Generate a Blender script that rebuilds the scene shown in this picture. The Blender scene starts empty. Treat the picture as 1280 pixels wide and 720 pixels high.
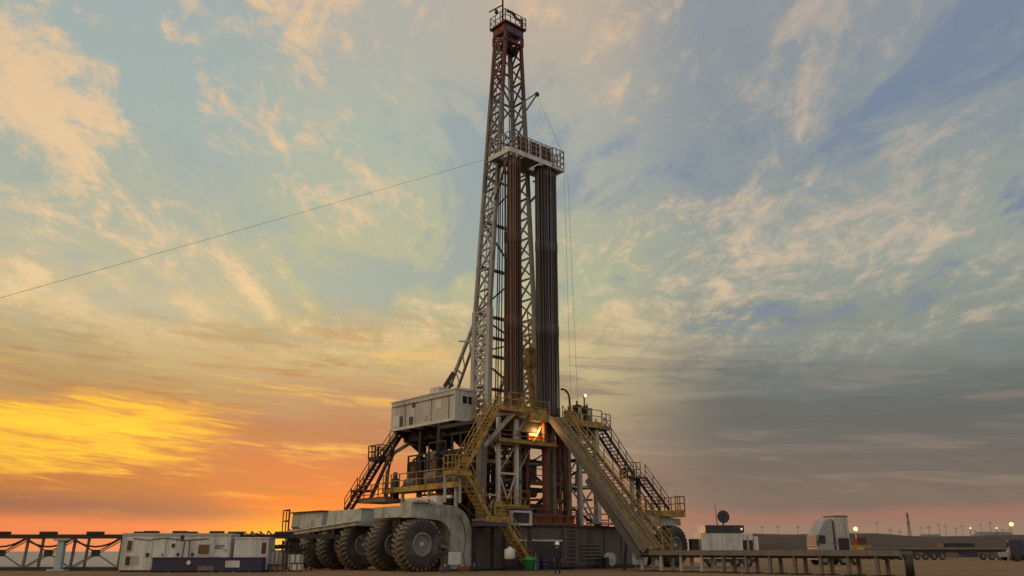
import bpy, bmesh, math, random
from mathutils import Vector, Matrix
random.seed(7)
PI = math.pi; R = math.radians
sc = bpy.context.scene
col = sc.collection

# ------------------------------------------------------------------ frames
# the rig stands turned 41 degrees on the pad: u runs along its front face, v runs away behind it, z up
YAW = R(41)
T0 = Vector((-5.953, 59.0, 0.0))
U = Vector((math.cos(YAW), math.sin(YAW), 0)); V = Vector((-math.sin(YAW), math.cos(YAW), 0))
def rw(u, v, z=0): return T0 + U*u + V*v + Vector((0, 0, z))

# ------------------------------------------------------------------ materials
def lin(c):
    return tuple((x/255/12.92 if x/255 <= .04045 else ((x/255+.055)/1.055)**2.4) for x in c)
def mat(name, c, rough=.6, metal=0., dirt=(.05, .035, .022), amt=.5, scale=1.2, bump=.0, c2=None, streak=1.0, lo=.48, hi=.72, rnd=0.):
    m = bpy.data.materials.new(name); m.use_nodes = True
    nt = m.node_tree; N = nt.nodes; L = nt.links
    b = N['Principled BSDF']
    tc = N.new('ShaderNodeTexCoord')
    mp = N.new('ShaderNodeMapping'); mp.inputs['Scale'].default_value = (1, 1, 1/streak)
    L.new(tc.outputs['Object'], mp.inputs[0])
    n = N.new('ShaderNodeTexNoise'); n.inputs['Scale'].default_value = scale; n.inputs['Detail'].default_value = 8; n.inputs['Roughness'].default_value = .68
    L.new(mp.outputs[0], n.inputs['Vector'])
    n2 = N.new('ShaderNodeTexNoise'); n2.inputs['Scale'].default_value = scale*7; n2.inputs['Detail'].default_value = 5
    L.new(mp.outputs[0], n2.inputs['Vector'])
    r = N.new('ShaderNodeMapRange'); r.inputs[1].default_value = lo; r.inputs[2].default_value = hi; r.inputs[4].default_value = amt
    L.new(n.outputs[0], r.inputs[0])
    mx = N.new('ShaderNodeMix'); mx.data_type = 'RGBA'
    mx.inputs[6].default_value = (*c, 1); mx.inputs[7].default_value = (*dirt, 1)
    L.new(r.outputs[0], mx.inputs[0])
    mx2 = N.new('ShaderNodeMix'); mx2.data_type = 'RGBA'
    L.new(mx.outputs[2], mx2.inputs[6])
    c2 = c2 or tuple(x*.6 for x in c)
    mx2.inputs[7].default_value = (*c2, 1)
    r2 = N.new('ShaderNodeMapRange'); r2.inputs[1].default_value = .5; r2.inputs[2].default_value = .75; r2.inputs[4].default_value = .55
    L.new(n2.outputs[0], r2.inputs[0]); L.new(r2.outputs[0], mx2.inputs[0])
    last = mx2.outputs[2]
    if rnd:      # each copy of the thing has its own tone
        oi = N.new('ShaderNodeObjectInfo'); r3 = N.new('ShaderNodeMapRange'); r3.inputs[3].default_value = 1-rnd; r3.inputs[4].default_value = 1+rnd
        L.new(oi.outputs['Random'], r3.inputs[0])
        mu = N.new('ShaderNodeVectorMath'); mu.operation = 'SCALE'; L.new(last, mu.inputs[0]); L.new(r3.outputs[0], mu.inputs['Scale']); last = mu.outputs[0]
        ad = N.new('ShaderNodeVectorMath'); ad.operation = 'ADD'; L.new(tc.outputs['Object'], ad.inputs[0]); sc2 = N.new('ShaderNodeVectorMath'); sc2.operation = 'SCALE'
        sc2.inputs[0].default_value = (9, 7, 5); L.new(oi.outputs['Random'], sc2.inputs['Scale']); L.new(sc2.outputs[0], ad.inputs[1]); L.new(ad.outputs[0], mp.inputs[0])
    L.new(last, b.inputs['Base Color'])
    rr = N.new('ShaderNodeMapRange'); rr.inputs[3].default_value = rough-.12; rr.inputs[4].default_value = min(1, rough+.15)
    L.new(n2.outputs[0], rr.inputs[0]); L.new(rr.outputs[0], b.inputs['Roughness'])
    b.inputs['Metallic'].default_value = metal
    if bump:
        bp = N.new('ShaderNodeBump'); bp.inputs['Strength'].default_value = bump; bp.inputs['Distance'].default_value = .05
        L.new(n2.outputs[0], bp.inputs['Height']); L.new(bp.outputs[0], b.inputs['Normal'])
    return m
def glow(name, c, s):
    m = bpy.data.materials.new(name); m.use_nodes = True
    b = m.node_tree.nodes['Principled BSDF']
    b.inputs['Base Color'].default_value = (*c, 1); b.inputs['Emission Color'].default_value = (*c, 1); b.inputs['Emission Strength'].default_value = s
    return m
M = {
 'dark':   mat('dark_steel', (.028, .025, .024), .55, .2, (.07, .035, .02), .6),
 'grey':   mat('grey_paint', (.40, .40, .38), .55, 0, (.10, .07, .045), .7, streak=3),
 'lgrey':  mat('light_grey_paint', (.60, .60, .57), .55, 0, (.17, .11, .07), .6, streak=3),
 'tank':   mat('grey_green_paint', (.41, .43, .39), .6, 0, (.14, .105, .07), .95, 1.5, lo=.44, hi=.68, c2=(.36, .42, .34), streak=2),
 'white':  mat('white_panel', (.66, .66, .62), .5, 0, (.24, .19, .14), .75, 1.1, streak=4, lo=.44, hi=.72),
 'roof':   mat('teal_grey_roof', (.36, .43, .42), .55, 0, (.2, .18, .15), .5),
 'dog':    mat('doghouse_panel', (.50, .495, .46), .5, 0, (.22, .17, .12), .75, 1.0, streak=6, lo=.45, hi=.7),
 'yellow': mat('safety_yellow', (.44, .265, .045), .55, 0, (.09, .05, .02), .8, 2.0, lo=.42, hi=.62),
 'rust':   mat('rusty_steel', (.20, .07, .032), .75, .1, (.06, .03, .02), .6, 2.0, c2=(.26, .10, .04)),
 'red':    mat('red_mast_paint', (.12, .028, .026), .6, .1, (.05, .025, .02), .6),
 'mast':   mat('weathered_mast_steel', (.17, .15, .135), .6, .1, (.09, .05, .035), .75, 1.6),
 'mgrey':  mat('mid_grey_mast_paint', (.29, .28, .265), .55, .05, (.09, .055, .035), .8, 1.4),
 'pipe':   mat('drill_pipe_steel', (.085, .08, .082), .42, .5, (.06, .035, .028), .7, streak=12, rnd=.6),
 'rpipe':  mat('rusty_drill_pipe', (.105, .06, .042), .6, .3, (.06, .045, .04), .8, streak=14, rnd=.5),
 'lug': mat('dusty_tyre_lug', (.17, .135, .095), .9, 0, (.045, .038, .03), .85, 1.1, bump=.3, rnd=.25),
 'rubber': mat('tyre_rubber', (.032, .029, .027), .8, 0, (.17, .135, .095), .85, 1.0, bump=.5, c2=(.065, .054, .042), rnd=.3),
 'rim':    mat('wheel_rim', (.22, .20, .18), .6, .2, (.10, .06, .04), .7, 3),
 'ramp':   mat('ramp_steel', (.27, .20, .12), .65, .1, (.12, .065, .035), .85, 1.5),
 'base':   mat('base_box_paint', (.10, .09, .085), .65, 0, (.055, .04, .03), .8, .9, streak=4),
 'navy':   mat('navy_paint', (.025, .025, .07), .5, 0, (.05, .04, .05), .5),
 'blue':   mat('blue_drum_paint', (.02, .06, .2), .5, 0, (.05, .04, .04), .5),
 'green':  mat('green_plastic', (.03, .33, .07), .5, 0, (.03, .12, .04), .5),
 'purple': mat('dark_purple_paint', (.08, .06, .10), .5, 0, (.05, .04, .04), .5),
 'glass':  mat('dark_glass', (.02, .022, .025), .12, 0, (.04, .04, .04), .3),
 'brownglass': mat('brown_window', (.10, .075, .045), .2, 0, (.05, .04, .03), .3),
 'cable':  mat('steel_cable', (.06, .055, .05), .6, .5),
 'cover':  mat('dark_overalls', (.018, .022, .035), .85, 0, (.03, .03, .03), .4, 6),
 'skin':   mat('skin', (.30, .17, .11), .6, 0, (.25, .13, .09), .3, 6),
 'helmet': mat('white_helmet', (.8, .8, .78), .35, 0, (.6, .58, .55), .3),
 'boot':   mat('black_boots', (.015, .013, .012), .7),
 'crate':  mat('weathered_timber', (.24, .15, .085), .85, 0, (.10, .07, .045), .6, 3, streak=.3),
 'truckw': mat('truck_white_paint', (.30, .30, .31), .45, 0, (.22, .2, .18), .5),
 'orange': mat('orange_paint', (.5, .16, .02), .5),
 'lamp_o': glow('orange_lamp', (1., .50, .16), 2.2),
 'lamp_w': glow('warm_white_lamp', (1., .72, .45), .9),
 'dish':   mat('dark_dish', (.03, .035, .05), .5),
 'floorlamp': glow('floor_flood_lamp', (1., .42, .08), 4),
}

# ------------------------------------------------------------------ mesh builder
class MB:
    def __init__(s, o=(0, 0, 0)):
        s.bm = bmesh.new(); s.o = Vector(o)
    def P(s, p): return Vector(p) - s.o
    def faces(s, vs, fs, smooth=False):
        bv = [s.bm.verts.new(v) for v in vs]
        for f in fs:
            try:
                fc = s.bm.faces.new([bv[i] for i in f]); fc.smooth = smooth
            except ValueError: pass
    def hexa(s, c8):
        s.faces(c8, [(0, 3, 2, 1), (4, 5, 6, 7), (0, 1, 5, 4), (1, 2, 6, 5), (2, 3, 7, 6), (3, 0, 4, 7)])
    def box(s, lo, hi):
        a = s.P(lo); b = s.P(hi)
        s.hexa([Vector((x, y, z)) for z in (a.z, b.z) for x, y in ((a.x, a.y), (b.x, a.y), (b.x, b.y), (a.x, b.y))])
        return s
    def beam(s, p, q, w=.1, h=None, up=(0, 0, 1)):
        h = h or w; p = s.P(p); q = s.P(q); d = (q-p).normalized(); up = Vector(up)
        if abs(d.dot(up)) > .98: up = Vector((1, 0, 0))
        x = d.cross(up).normalized()*(w/2); y = x.cross(d).normalized()*(h/2)
        s.hexa([p-x-y, p+x-y, p+x+y, p-x+y, q-x-y, q+x-y, q+x+y, q-x+y]); return s
    def tube(s, p, q, r, r2=None, n=8, caps=True):
        p = s.P(p); q = s.P(q); r2 = r if r2 is None else r2
        d = (q-p).normalized(); up = Vector((0, 0, 1)) if abs(d.z) < .9 else Vector((1, 0, 0))
        x = d.cross(up).normalized(); y = d.cross(x)
        vs = [p+(x*math.cos(2*PI*i/n)+y*math.sin(2*PI*i/n))*r for i in range(n)] + [q+(x*math.cos(2*PI*i/n)+y*math.sin(2*PI*i/n))*r2 for i in range(n)]
        bv = [s.bm.verts.new(v) for v in vs]
        for i in range(n):
            j = (i+1) % n
            f = s.bm.faces.new((bv[i], bv[j], bv[n+j], bv[n+i])); f.smooth = n > 5
        if caps:
            s.bm.faces.new(bv[:n][::-1]); s.bm.faces.new(bv[n:])
        return s
    def path(s, pts, r, n=6):
        pts = [s.P(p) for p in pts]; rings = []
        for i, p in enumerate(pts):
            d = (pts[min(i+1, len(pts)-1)]-pts[max(i-1, 0)]).normalized()
            up = Vector((0, 0, 1)) if abs(d.z) < .9 else Vector((1, 0, 0))
            x = d.cross(up).normalized(); y = d.cross(x)
            rings.append([s.bm.verts.new(p+(x*math.cos(2*PI*k/n)+y*math.sin(2*PI*k/n))*r) for k in range(n)])
        for a, b in zip(rings, rings[1:]):
            for k in range(n):
                f = s.bm.faces.new((a[k], a[(k+1) % n], b[(k+1) % n], b[k])); f.smooth = True
        s.bm.faces.new(rings[0][::-1]); s.bm.faces.new(rings[-1]); return s
    def prism(s, poly, axis, lo, hi):
        # poly in the two other axes (in order), extruded along axis
        def mk(p, t):
            if axis == 1: return s.P((p[0], t, p[1]))
            if axis == 0: return s.P((t, p[0], p[1]))
            return s.P((p[0], p[1], t))
        n = len(poly)
        a = [s.bm.verts.new(mk(p, lo)) for p in poly]; b = [s.bm.verts.new(mk(p, hi)) for p in poly]
        s.bm.faces.new(a); s.bm.faces.new(b[::-1])
        for i in range(n): s.bm.faces.new((a[i], b[i], b[(i+1) % n], a[(i+1) % n]))
        return s
    def lathe(s, prof, c, axis=2, n=24, closed=False, smooth=True):
        # prof: (radius, offset along axis)
        c = s.P(c); rings = []
        for r, t in prof:
            ring = []
            for i in range(n):
                a = 2*PI*i/n; x, y = r*math.cos(a), r*math.sin(a)
                v = {2: (x, y, t), 1: (x, t, y), 0: (t, x, y)}[axis]
                ring.append(s.bm.verts.new(c+Vector(v)))
            rings.append(ring)
        pr = list(zip(rings, rings[1:])) + ([(rings[-1], rings[0])] if closed else [])
        for a, b in pr:
            for k in range(n):
                f = s.bm.faces.new((a[k], a[(k+1) % n], b[(k+1) % n], b[k])); f.smooth = smooth
        if not closed:
            s.bm.faces.new(rings[0]); s.bm.faces.new(rings[-1][::-1])
        return s
    def mesh(s, name, m):
        bmesh.ops.recalc_face_normals(s.bm, faces=s.bm.faces)
        me = bpy.data.meshes.new(name); s.bm.to_mesh(me); s.bm.free(); me.materials.append(M[m] if isinstance(m, str) else m)
        return me
    def build(s, name, m, parent=None, label=None):
        o = bpy.data.objects.new(name, s.mesh(name, m)); col.objects.link(o)
        if parent is not None: o.parent = parent
        if label: o['label'] = label
        return o
def tag(o, label, cat, group=None, kind=None):
    if label: o['label'] = label
    if cat: o['category'] = cat
    if group: o['group'] = group
    if kind: o['kind'] = kind
    return o
def thing(name, label, cat, loc, yaw=0, group=None):
    o = bpy.data.objects.new(name, None); col.objects.link(o); o.empty_display_size = .3
    o.location = loc; o.rotation_euler = (0, 0, yaw)
    return tag(o, label, cat, group)
def rig(name, label, cat, o, group=None):
    return thing(name, label, cat, rw(*o), YAW, group)
def copy_tree(o, parent=None):
    c = o.copy(); col.objects.link(c); c.parent = parent
    for ch in list(o.children): copy_tree(ch, c)
    return c
def kids(o): return list(o.children)

def railing(mb, pts, h=1.1, sp=1.5, r=.035, rails=(1., .55), toe=.16):
    for p, q in zip(pts, pts[1:]):
        p = Vector(p); q = Vector(q); n = max(1, round((q-p).length/sp)); up = Vector((0, 0, h))
        for k in range(n+1):
            a = p.lerp(q, k/n); mb.beam(a, a+up, r*1.7, r*1.7)
        for f in rails: mb.tube(p+up*f, q+up*f, r, n=6)
        if toe: mb.beam(p+Vector((0, 0, toe/2)), q+Vector((0, 0, toe/2)), .02, toe)
    return mb
def stair_flight(parent, o, p, q, wv, mat_s='ramp', mat_r='yellow', n=None, rails=(True, True), rise=.26, sd=.26):
    """p bottom, q top, wv the width vector; stringers, steps and handrails as parts"""
    p = Vector(p); q = Vector(q); wv = Vector(wv)
    for side in (0, 1):
        off = wv*side
        MB(o).beam(p+off, q+off, .07, sd).build('stringer', mat_s, parent)
        if rails[side]:
            mb = MB(o); L = (q-p).length; k = max(2, round(L/1.3))
            for i in range(k+1):
                a = p.lerp(q, i/k)+off; mb.beam(a, a+Vector((0, 0, 1.1)), .06)
            for hh in (1.1, .6): mb.tube(p+off+Vector((0, 0, hh)), q+off+Vector((0, 0, hh)), .036, n=6)
            mb.build('handrail', mat_r, parent)
    n = n or max(4, int(abs(q.z-p.z)/rise)); d = (q-p); hd = Vector((d.x, d.y, 0)).normalized()
    me = None
    for i in range(1, n):
        c = p.lerp(q, i/n)-Vector(o)
        if me is None:
            mb = MB(); w = wv*.95; s0 = wv*.025
            a = s0-hd*.14; b = s0+hd*.14; t = Vector((0, 0, .045))
            mb.hexa([a, b, b+w, a+w, a+t, b+t, b+w+t, a+w+t]); me = mb.mesh('step', mat_s)
        st = bpy.data.objects.new('step', me); col.objects.link(st); st.parent = parent; st.location = c
def xbrace(mb, a, b, c, d, r):  # a-b lower edge, c-d upper edge (a under c)
    mb.beam(a, d, r); mb.beam(b, c, r)

# ================================================================== SETTING
def ground():
    bm = bmesh.new()
    def hgt(x, y):
        return 0
    xs = [-4000, -1500, -600, -300, -150, -80, -40, -20, 0, 20, 40, 80, 150, 300, 600, 1500, 4000]
    ys = [-300, -100, -20, 0, 20, 40, 60, 80, 110, 150, 250, 400, 700, 1500, 4000]
    g = [[bm.verts.new((x, y, 0)) for x in xs] for y in ys]
    for j in range(len(ys)-1):
        for i in range(len(xs)-1):
            bm.faces.new((g[j][i], g[j][i+1], g[j+1][i+1], g[j+1][i]))
    me = bpy.data.meshes.new('ground'); bm.to_mesh(me); bm.free()
    o = bpy.data.objects.new('ground', me); col.objects.link(o); o['kind'] = 'structure'
    m = bpy.data.materials.new('desert_pad_dirt'); m.use_nodes = True; nt = m.node_tree; N = nt.nodes; L = nt.links
    b = N['Principled BSDF']; b.inputs['Roughness'].default_value = .95; b.inputs['Specular IOR Level'].default_value = .15
    tc = N.new('ShaderNodeTexCoord')
    def noise(s, d=8, r=.65):
        n = N.new('ShaderNodeTexNoise'); n.inputs['Scale'].default_value = s; n.inputs['Detail'].default_value = d; n.inputs['Roughness'].default_value = r
        L.new(tc.outputs['Object'], n.inputs['Vector']); return n.outputs[0]
    def rng(x, a, bb, c=0, d=1):
        r = N.new('ShaderNodeMapRange'); r.inputs[1].default_value = a; r.inputs[2].default_value = bb; r.inputs[3].default_value = c; r.inputs[4].default_value = d
        L.new(x, r.inputs[0]); return r.outputs[0]
    def mix(f, a, bb):
        x = N.new('ShaderNodeMix'); x.data_type = 'RGBA'
        L.new(f, x.inputs[0])
        for i, c in ((6, a), (7, bb)):
            if isinstance(c, tuple): x.inputs[i].default_value = (*c, 1)
            else: L.new(c, x.inputs[i])
        return x.outputs[2]
    c = mix(rng(noise(.12), .4, .62), (.29, .165, .075), (.20, .118, .058))
    c = mix(rng(noise(.9, 6), .5, .72, 0, .7), c, (.075, .05, .03))
    c = mix(rng(noise(6, 4), .45, .8, 0, .6), c, (.26, .17, .10))
    # the ground turns paler and greyer beyond the graded pad to the west
    sep = N.new('ShaderNodeSeparateXYZ'); L.new(tc.outputs['Object'], sep.inputs[0])
    fx = rng(sep.outputs[0], -16, -30); fy = rng(sep.outputs[1], 64, 90)
    mu = N.new('ShaderNodeMath'); mu.operation = 'MULTIPLY'; L.new(fx, mu.inputs[0]); L.new(fy, mu.inputs[1])
    c = mix(mu.outputs[0], c, mix(noise(.05), (.36, .33, .27), (.48, .44, .37)))
    wv = N.new('ShaderNodeTexWave'); wv.bands_direction = 'Y'; wv.inputs['Scale'].default_value = .35; wv.inputs['Distortion'].default_value = 5; wv.inputs['Detail'].default_value = 3; wv.inputs['Detail Scale'].default_value = .4
    L.new(tc.outputs['Object'], wv.inputs['Vector'])
    c = mix(rng(wv.outputs[1], .55, .85, 0, .55), c, (.085, .055, .035))
    L.new(c, b.inputs['Base Color'])
    bp = N.new('ShaderNodeBump'); bp.inputs['Strength'].default_value = .6; bp.inputs['Distance'].default_value = .08
    L.new(noise(3, 10, .7), bp.inputs['Height']); L.new(bp.outputs[0], b.inputs['Normal'])
    me.materials.append(m)
ground()

def gravel():
    rg = random.Random(4); bm = bmesh.new()
    for i in range(1500):
        y = 42+rg.random()**1.5*26; x = rg.uniform(-.62, .62)*y; r = rg.uniform(.02, .09)*(1.6 if rg.random() < .06 else 1)
        if y > 57 and -14 < x < 12: continue
        c = Vector((x, y, r*.25)); vs = [bm.verts.new(c+Vector((d[0]*r*rg.uniform(.7, 1.2), d[1]*r*rg.uniform(.7, 1.2), d[2]*r*rg.uniform(.5, .9)))) for d in ((1, 0, 0), (-.5, .8, 0), (-.5, -.8, 0), (0, 0, 1), (0, 0, -.6))]
        for f in ((0, 1, 3), (1, 2, 3), (2, 0, 3), (1, 0, 4), (2, 1, 4), (0, 2, 4)): bm.faces.new([vs[k] for k in f])
    me = bpy.data.meshes.new('gravel'); bm.to_mesh(me); bm.free(); me.materials.append(mat('stone', (.30, .22, .15), .9, 0, (.12, .09, .06), .7, 3))
    o = bpy.data.objects.new('gravel', me); col.objects.link(o); o['kind'] = 'stuff'
    tag(o, 'loose stones scattered over the brown pad', 'gravel')
gravel()
def bank():
    bm = bmesh.new(); rows = []
    n = 90
    for i in range(n+1):
        t = i/n; x = 44+t*330; y = 190+t*60
        hh = (5.0+.3*math.sin(x*.045)+.2*math.sin(x*.17+1)+random.uniform(-.12, .12))*min(1, t*30+.3)
        rows.append([bm.verts.new(Vector(p)) for p in ((x, y-14, -.2), (x, y-9, hh*.55+random.uniform(-.2, .2)), (x, y-4, hh*.92), (x, y, hh), (x, y+6, hh*.9), (x, y+20, -.2))])
    for a, b in zip(rows, rows[1:]):
        for k in range(5): bm.faces.new((a[k], b[k], b[k+1], a[k+1]))
    me = bpy.data.meshes.new('earth_bank'); bm.to_mesh(me); bm.free(); me.materials.append(mat('bank_earth', (.075, .05, .034), .95, 0, (.03, .026, .019), .8, .12, c2=(.08, .055, .035)))
    o = bpy.data.objects.new('earth_bank', me); col.objects.link(o); o['kind'] = 'structure'
bank()
# ================================================================== WHEEL DOLLIES
def tyre_mesh():
    mb = MB(); R_ = 1.70; w = 1.15
    prof = [(.74, .08), (.86, .0), (1.25, -.03), (1.55, .03), (1.63, .16), (1.65, w/2), (1.63, w-.16), (1.55, w-.03), (1.25, w+.03), (.86, w), (.74, w-.08)]
    mb.lathe(prof, (0, 0, 0), axis=1, n=48, closed=True)
    nb = len(mb.bm.faces); k = 30
    for i in range(k):            # chevron lugs
        for sgn in (0, 1):
            a0 = 2*PI*(i+.5*sgn)/k
            da = 2*PI/k*.26; sk = 2*PI/k*.55
            y0, y1 = (.02, w*.54) if sgn == 0 else (w*.46, w-.02)
            def pt(a, r, y): return Vector((r*math.cos(a), y, r*math.sin(a)))
            ain = a0+sk if True else a0
            if sgn == 0: ao, ai = a0, ain
            else: ao, ai = ain, a0
            mb.hexa([pt(ao-da, 1.52, y0), pt(ai-da, 1.60, y1), pt(ai+da, 1.60, y1), pt(ao+da, 1.52, y0),
                     pt(ao-da, 1.685, y0+.05), pt(ai-da, 1.735, y1), pt(ai+da, 1.735, y1), pt(ao+da, 1.685, y0+.05)])
    mb.bm.faces.ensure_lookup_table()
    for f in mb.bm.faces[nb:]: f.material_index = 1
    me = mb.mesh('tyre', 'rubber'); me.materials.append(M['lug']); return me
def rim_mesh():
    mb = MB()
    mb.lathe([(.80, .12), (.80, .0), (.72, -.03), (.62, .0), (.585, .12), (.56, .42), (.30, .46), (.28, 1.0), (.7, 1.05)], (0, 0, 0), axis=1, n=32)
    return mb.mesh('rim', 'rim')
def hub_mesh():
    mb = MB()
    mb.lathe([(.02, .02), (.15, .03), (.18, .1), (.2, .3), (.30, .32), (.32, .38), (.32, .5)], (0, 0, 0), axis=1, n=20)
    for i in range(10):
        a = 2*PI*i/10; c = Vector((.44*math.cos(a), .40, .44*math.sin(a)))
        mb.tube(c, c+Vector((0, .1, 0)), .04, n=6)
    return mb.mesh('hub', 'grey')
TY, RI, HU = tyre_mesh(), rim_mesh(), hub_mesh()
def add_wheel(parent, x, y):
    w = bpy.data.objects.new('wheel', RI); col.objects.link(w); w.parent = parent; w.location = (x, y, 1.72); w.rotation_euler = (0, random.uniform(0, 6), 0)
    for n, me in (('tyre', TY), ('hub', HU)):
        t = bpy.data.objects.new(n, me); col.objects.link(t); t.parent = w
def arc(cx, cz, r, a0, a1, n=7): return [(cx+r*math.cos(R(a0+(a1-a0)*i/n)), cz+r*math.sin(R(a0+(a1-a0)*i/n))) for i in range(n+1)]

# near dolly with its arched gooseneck
o = (0, 0, 0)
d = rig('wheel_dolly', 'nearest grey wheel dolly with a big arched gooseneck frame over two huge tyres', 'wheel dolly', o)
prof = [(-1.0, 3.45), (1.2, 3.32)] + arc(1.2, 2.2, 1.1, 85, 0) + [(2.35, .12), (4.12, .12), (4.12, 2.5)] + arc(2.3, 2.5, 1.82, 5, 86) + [(1.5, 4.36), (1.2, 4.5), (.9, 4.5), (.75, 4.38), (-1.0, 4.46)]
MB(o).prism(prof, 1, -.02, 1.15).build('gooseneck_arch', 'tank', d)
mb = MB(o)
for (x, z) in ((3.3, 3.6), (3.45, 2.4), (3.2, 1.2), (2.0, 4.0), (.2, 3.9)):
    mb.lathe([(.09, -.05), (.09, .0)], (x, -.03, z), axis=1, n=8)
mb.build('bolt_pads', 'grey', d)['kind'] = 'stuff'
MB(o).box((-.95, 1.16, 3.5), (3.6, 4.7, 4.25)).build('cross_box', 'tank', d)
MB(o).tube((0, .9, 1.72), (0, 5.0, 1.72), .34, n=12).build('axle', 'dark', d)
MB(o).box((-.5, 2.0, 2.0), (.5, 3.0, 3.5)).build('axle_hanger', 'dark', d)
for x0, z0, x1, z1 in ((-.9, 3.55, 1.1, 3.45), (2.55, .3, 2.55, 2.3), (3.95, .3, 3.95, 2.4), (-.9, 4.3, 1.4, 4.2)):
    MB(o).beam((x0, -.035, z0), (x1, -.035, z1), .03, .05).build('weld_seam', 'grey', d)
MB(o).box((1.0, -.1, 4.3), (1.5, .5, 4.95)).build('valve_box', 'lgrey', d)
MB(o).box((2.7, -.06, .9), (3.7, -.022, 1.5)).build('access_plate', 'tank', d)
MB(o).path([(2.9, -.08, 3.7), (3.4, -.1, 3.0), (3.55, -.1, 2.0), (3.4, -.1, 1.0), (3.6, -.1, .2)], .022).build('hydraulic_hose', 'dark', d)
MB(o).box((-.9, -.28, 4.42), (.6, 1.0, 4.56)).build('top_plate', 'grey', d)
for v in (0, 3.35): add_wheel(d, 0, v)
MB(o).tube((2.35, .5, 1.5), (.5, 2.0, 2.6), .12, n=8).build('steering_ram', 'grey', d)
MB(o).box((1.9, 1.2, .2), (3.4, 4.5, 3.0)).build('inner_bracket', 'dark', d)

def box_dolly(v0, vs, label, rim_lid, h0=3.05, h1=4.25):
    o = (0, v0, 0)
    d = rig('wheel_dolly', label, 'wheel dolly', o)
    vend = v0+4.9
    MB(o).prism([(-.9, h0), (3.6, h0-.1), (3.6, h1-.15), (-.8, h1)], 1, v0, vend).build('box_body', 'tank', d)
    mb = MB(o).box((-1.0, v0-.08, h1-.02), (3.7, vend+.05, h1+.07) if rim_lid else (3.7, v0+.15, h1+.05))
    mb.build('top_lid', 'dark' if rim_lid else 'grey', d)
    MB(o).tube((0, vs[0]+.9, 1.72), (0, vs[-1]+1., 1.72), .34, n=12).build('axle', 'dark', d)
    MB(o).box((-.55, (vs[0]+vs[1])/2+.2, 1.9), (.5, (vs[0]+vs[1])/2+1.0, h0)).build('axle_hanger', 'dark', d)
    MB(o).beam((-.7, vs[0]-.6, 2.3), (.3, vs[0]-.6, 1.3), .2).build('link_arm', 'mast', d)
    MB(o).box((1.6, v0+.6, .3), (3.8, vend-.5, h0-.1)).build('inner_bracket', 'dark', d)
    for v in vs: add_wheel(d, 0, v-v0)
    return d
d2 = box_dolly(6.6, (7.3, 10.3), 'middle wheel dolly with plain grey box body over two tyres', False)
d3 = box_dolly(12.3, (12.9, 15.7), 'farthest grey wheel dolly on the sunset side, dark lid on its box', True)
o = (-1.2, 6.5, 2.75)
t = rig('tow_beam', 'long pale steel tow beam laid level along the dollies over the tyres', 'beam', o)
MB(o).beam((-1.4, 6.0, 3.18), (-1.4, 18.2, 2.5), .3, .24).build('beam_web', 'tank', t)
MB(o).beam((-1.4, 5.9, 3.36), (-1.4, 18.6, 2.66), .62, .08).build('beam_flange', 'lgrey', t)
for v, z in ((9.2, 2.86), (12.2, 2.7)): MB(o).box((-1.5, v, z-.5), (-1.25, v+.3, z)).build('bracket', 'dark', t)
mb = MB(o); railing(mb, [(-1.6, 16.2, 2.8), (-1.6, 17.3, 2.75), (-1.1, 17.3, 2.75)], 1.7, .6, .04, (1., .5), 0); mb.build('railing', 'dark', t)

# right-hand dolly at the other end of the base
o = (26.7, 0, 0)
d = rig('wheel_dolly', 'wheel dolly at the far right end of the rig, half hidden behind the ramp stairs', 'wheel dolly', o)
for v in (0, 3.35): add_wheel(d, 0, v)
MB(o).tube((26.7, .9, 1.72), (26.7, 5, 1.72), .34, n=12).build('axle', 'dark', d)
MB(o).prism([(20.9, .2), (22.8, .2), (23.6, 2.6), (24.6, 3.4), (27.6, 3.45), (27.6, 4.0), (23.6, 4.2), (21.8, 3.3), (20.9, 2.6)], 1, .1, 2.8).build('gooseneck_arch', 'tank', d)
MB(o).box((27.2, 2, 1.4), (29.6, 2.5, 2.1)).build('tow_hook', 'dark', d)

# ================================================================== SUBSTRUCTURE
o = (12.5, 0, 0)
S = rig('rig_substructure', 'tall steel substructure carrying the drill floor of the rig, grey base box below', 'rig substructure', o)
FZ = 11.35
mb = MB(o).box((7.3, 0, .12), (20.9, 2.5, 3.05)); mb.build('base_box', 'base', S)
MB(o).box((4.2, .3, .1), (7.28, 2.6, 2.85)).build('base_box', 'base', S)
MB(o).box((4.6, 9.6, .1), (20.9, 12.1, 3.05)).build('base_box', 'base', S)
MB(o).box((4.6, 2.52, 2.3), (20.9, 9.58, 3.0)).build('cellar_deck', 'dark', S)
MB(o).box((7.2, -.12, 3.05), (21.0, 2.6, 3.2)).build('base_flange', 'dark', S)
MB(o).box((7.2, -.14, 0.0), (21.0, -.0, .28)).build('base_skid', 'dark', S)
for u in (9.6, 12.9, 13.9, 15.8, 17.6, 19.6):
    MB(o).box((u, -.1, .3), (u+.1, -.003, 3.04)).build('stiffener', 'base', S)
for u, w in ((7.9, 1.3), (9.9, 2.9)):    # dark plates standing for the shade inside the base openings
    MB(o).box((u, -.03, .3), (u+w, -.004, 2.0 if u > 9 else 1.7)).build('opening_shade_plate', 'glass', S)
    MB(o).box((u-.1, -.12, 2.01), (u+w+.1, -.004, 2.12)).build('opening_lintel', 'lgrey', S)
mb = MB(o)
for u in (13.1, 14.3): mb.beam((u, -.18, .3), (u, -.18, 3.1), .07)
for k in range(9): mb.tube((13.1, -.18, .5+k*.3), (14.3, -.18, .5+k*.3), .03, n=6)
mb.build('ladder', 'mast', S)
for k in range(5):
    MB(o).box((14.9, -.16, .7+k*.26), (17.2, -.01, .78+k*.26)).build('pipe_bank', 'mast', S)
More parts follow.
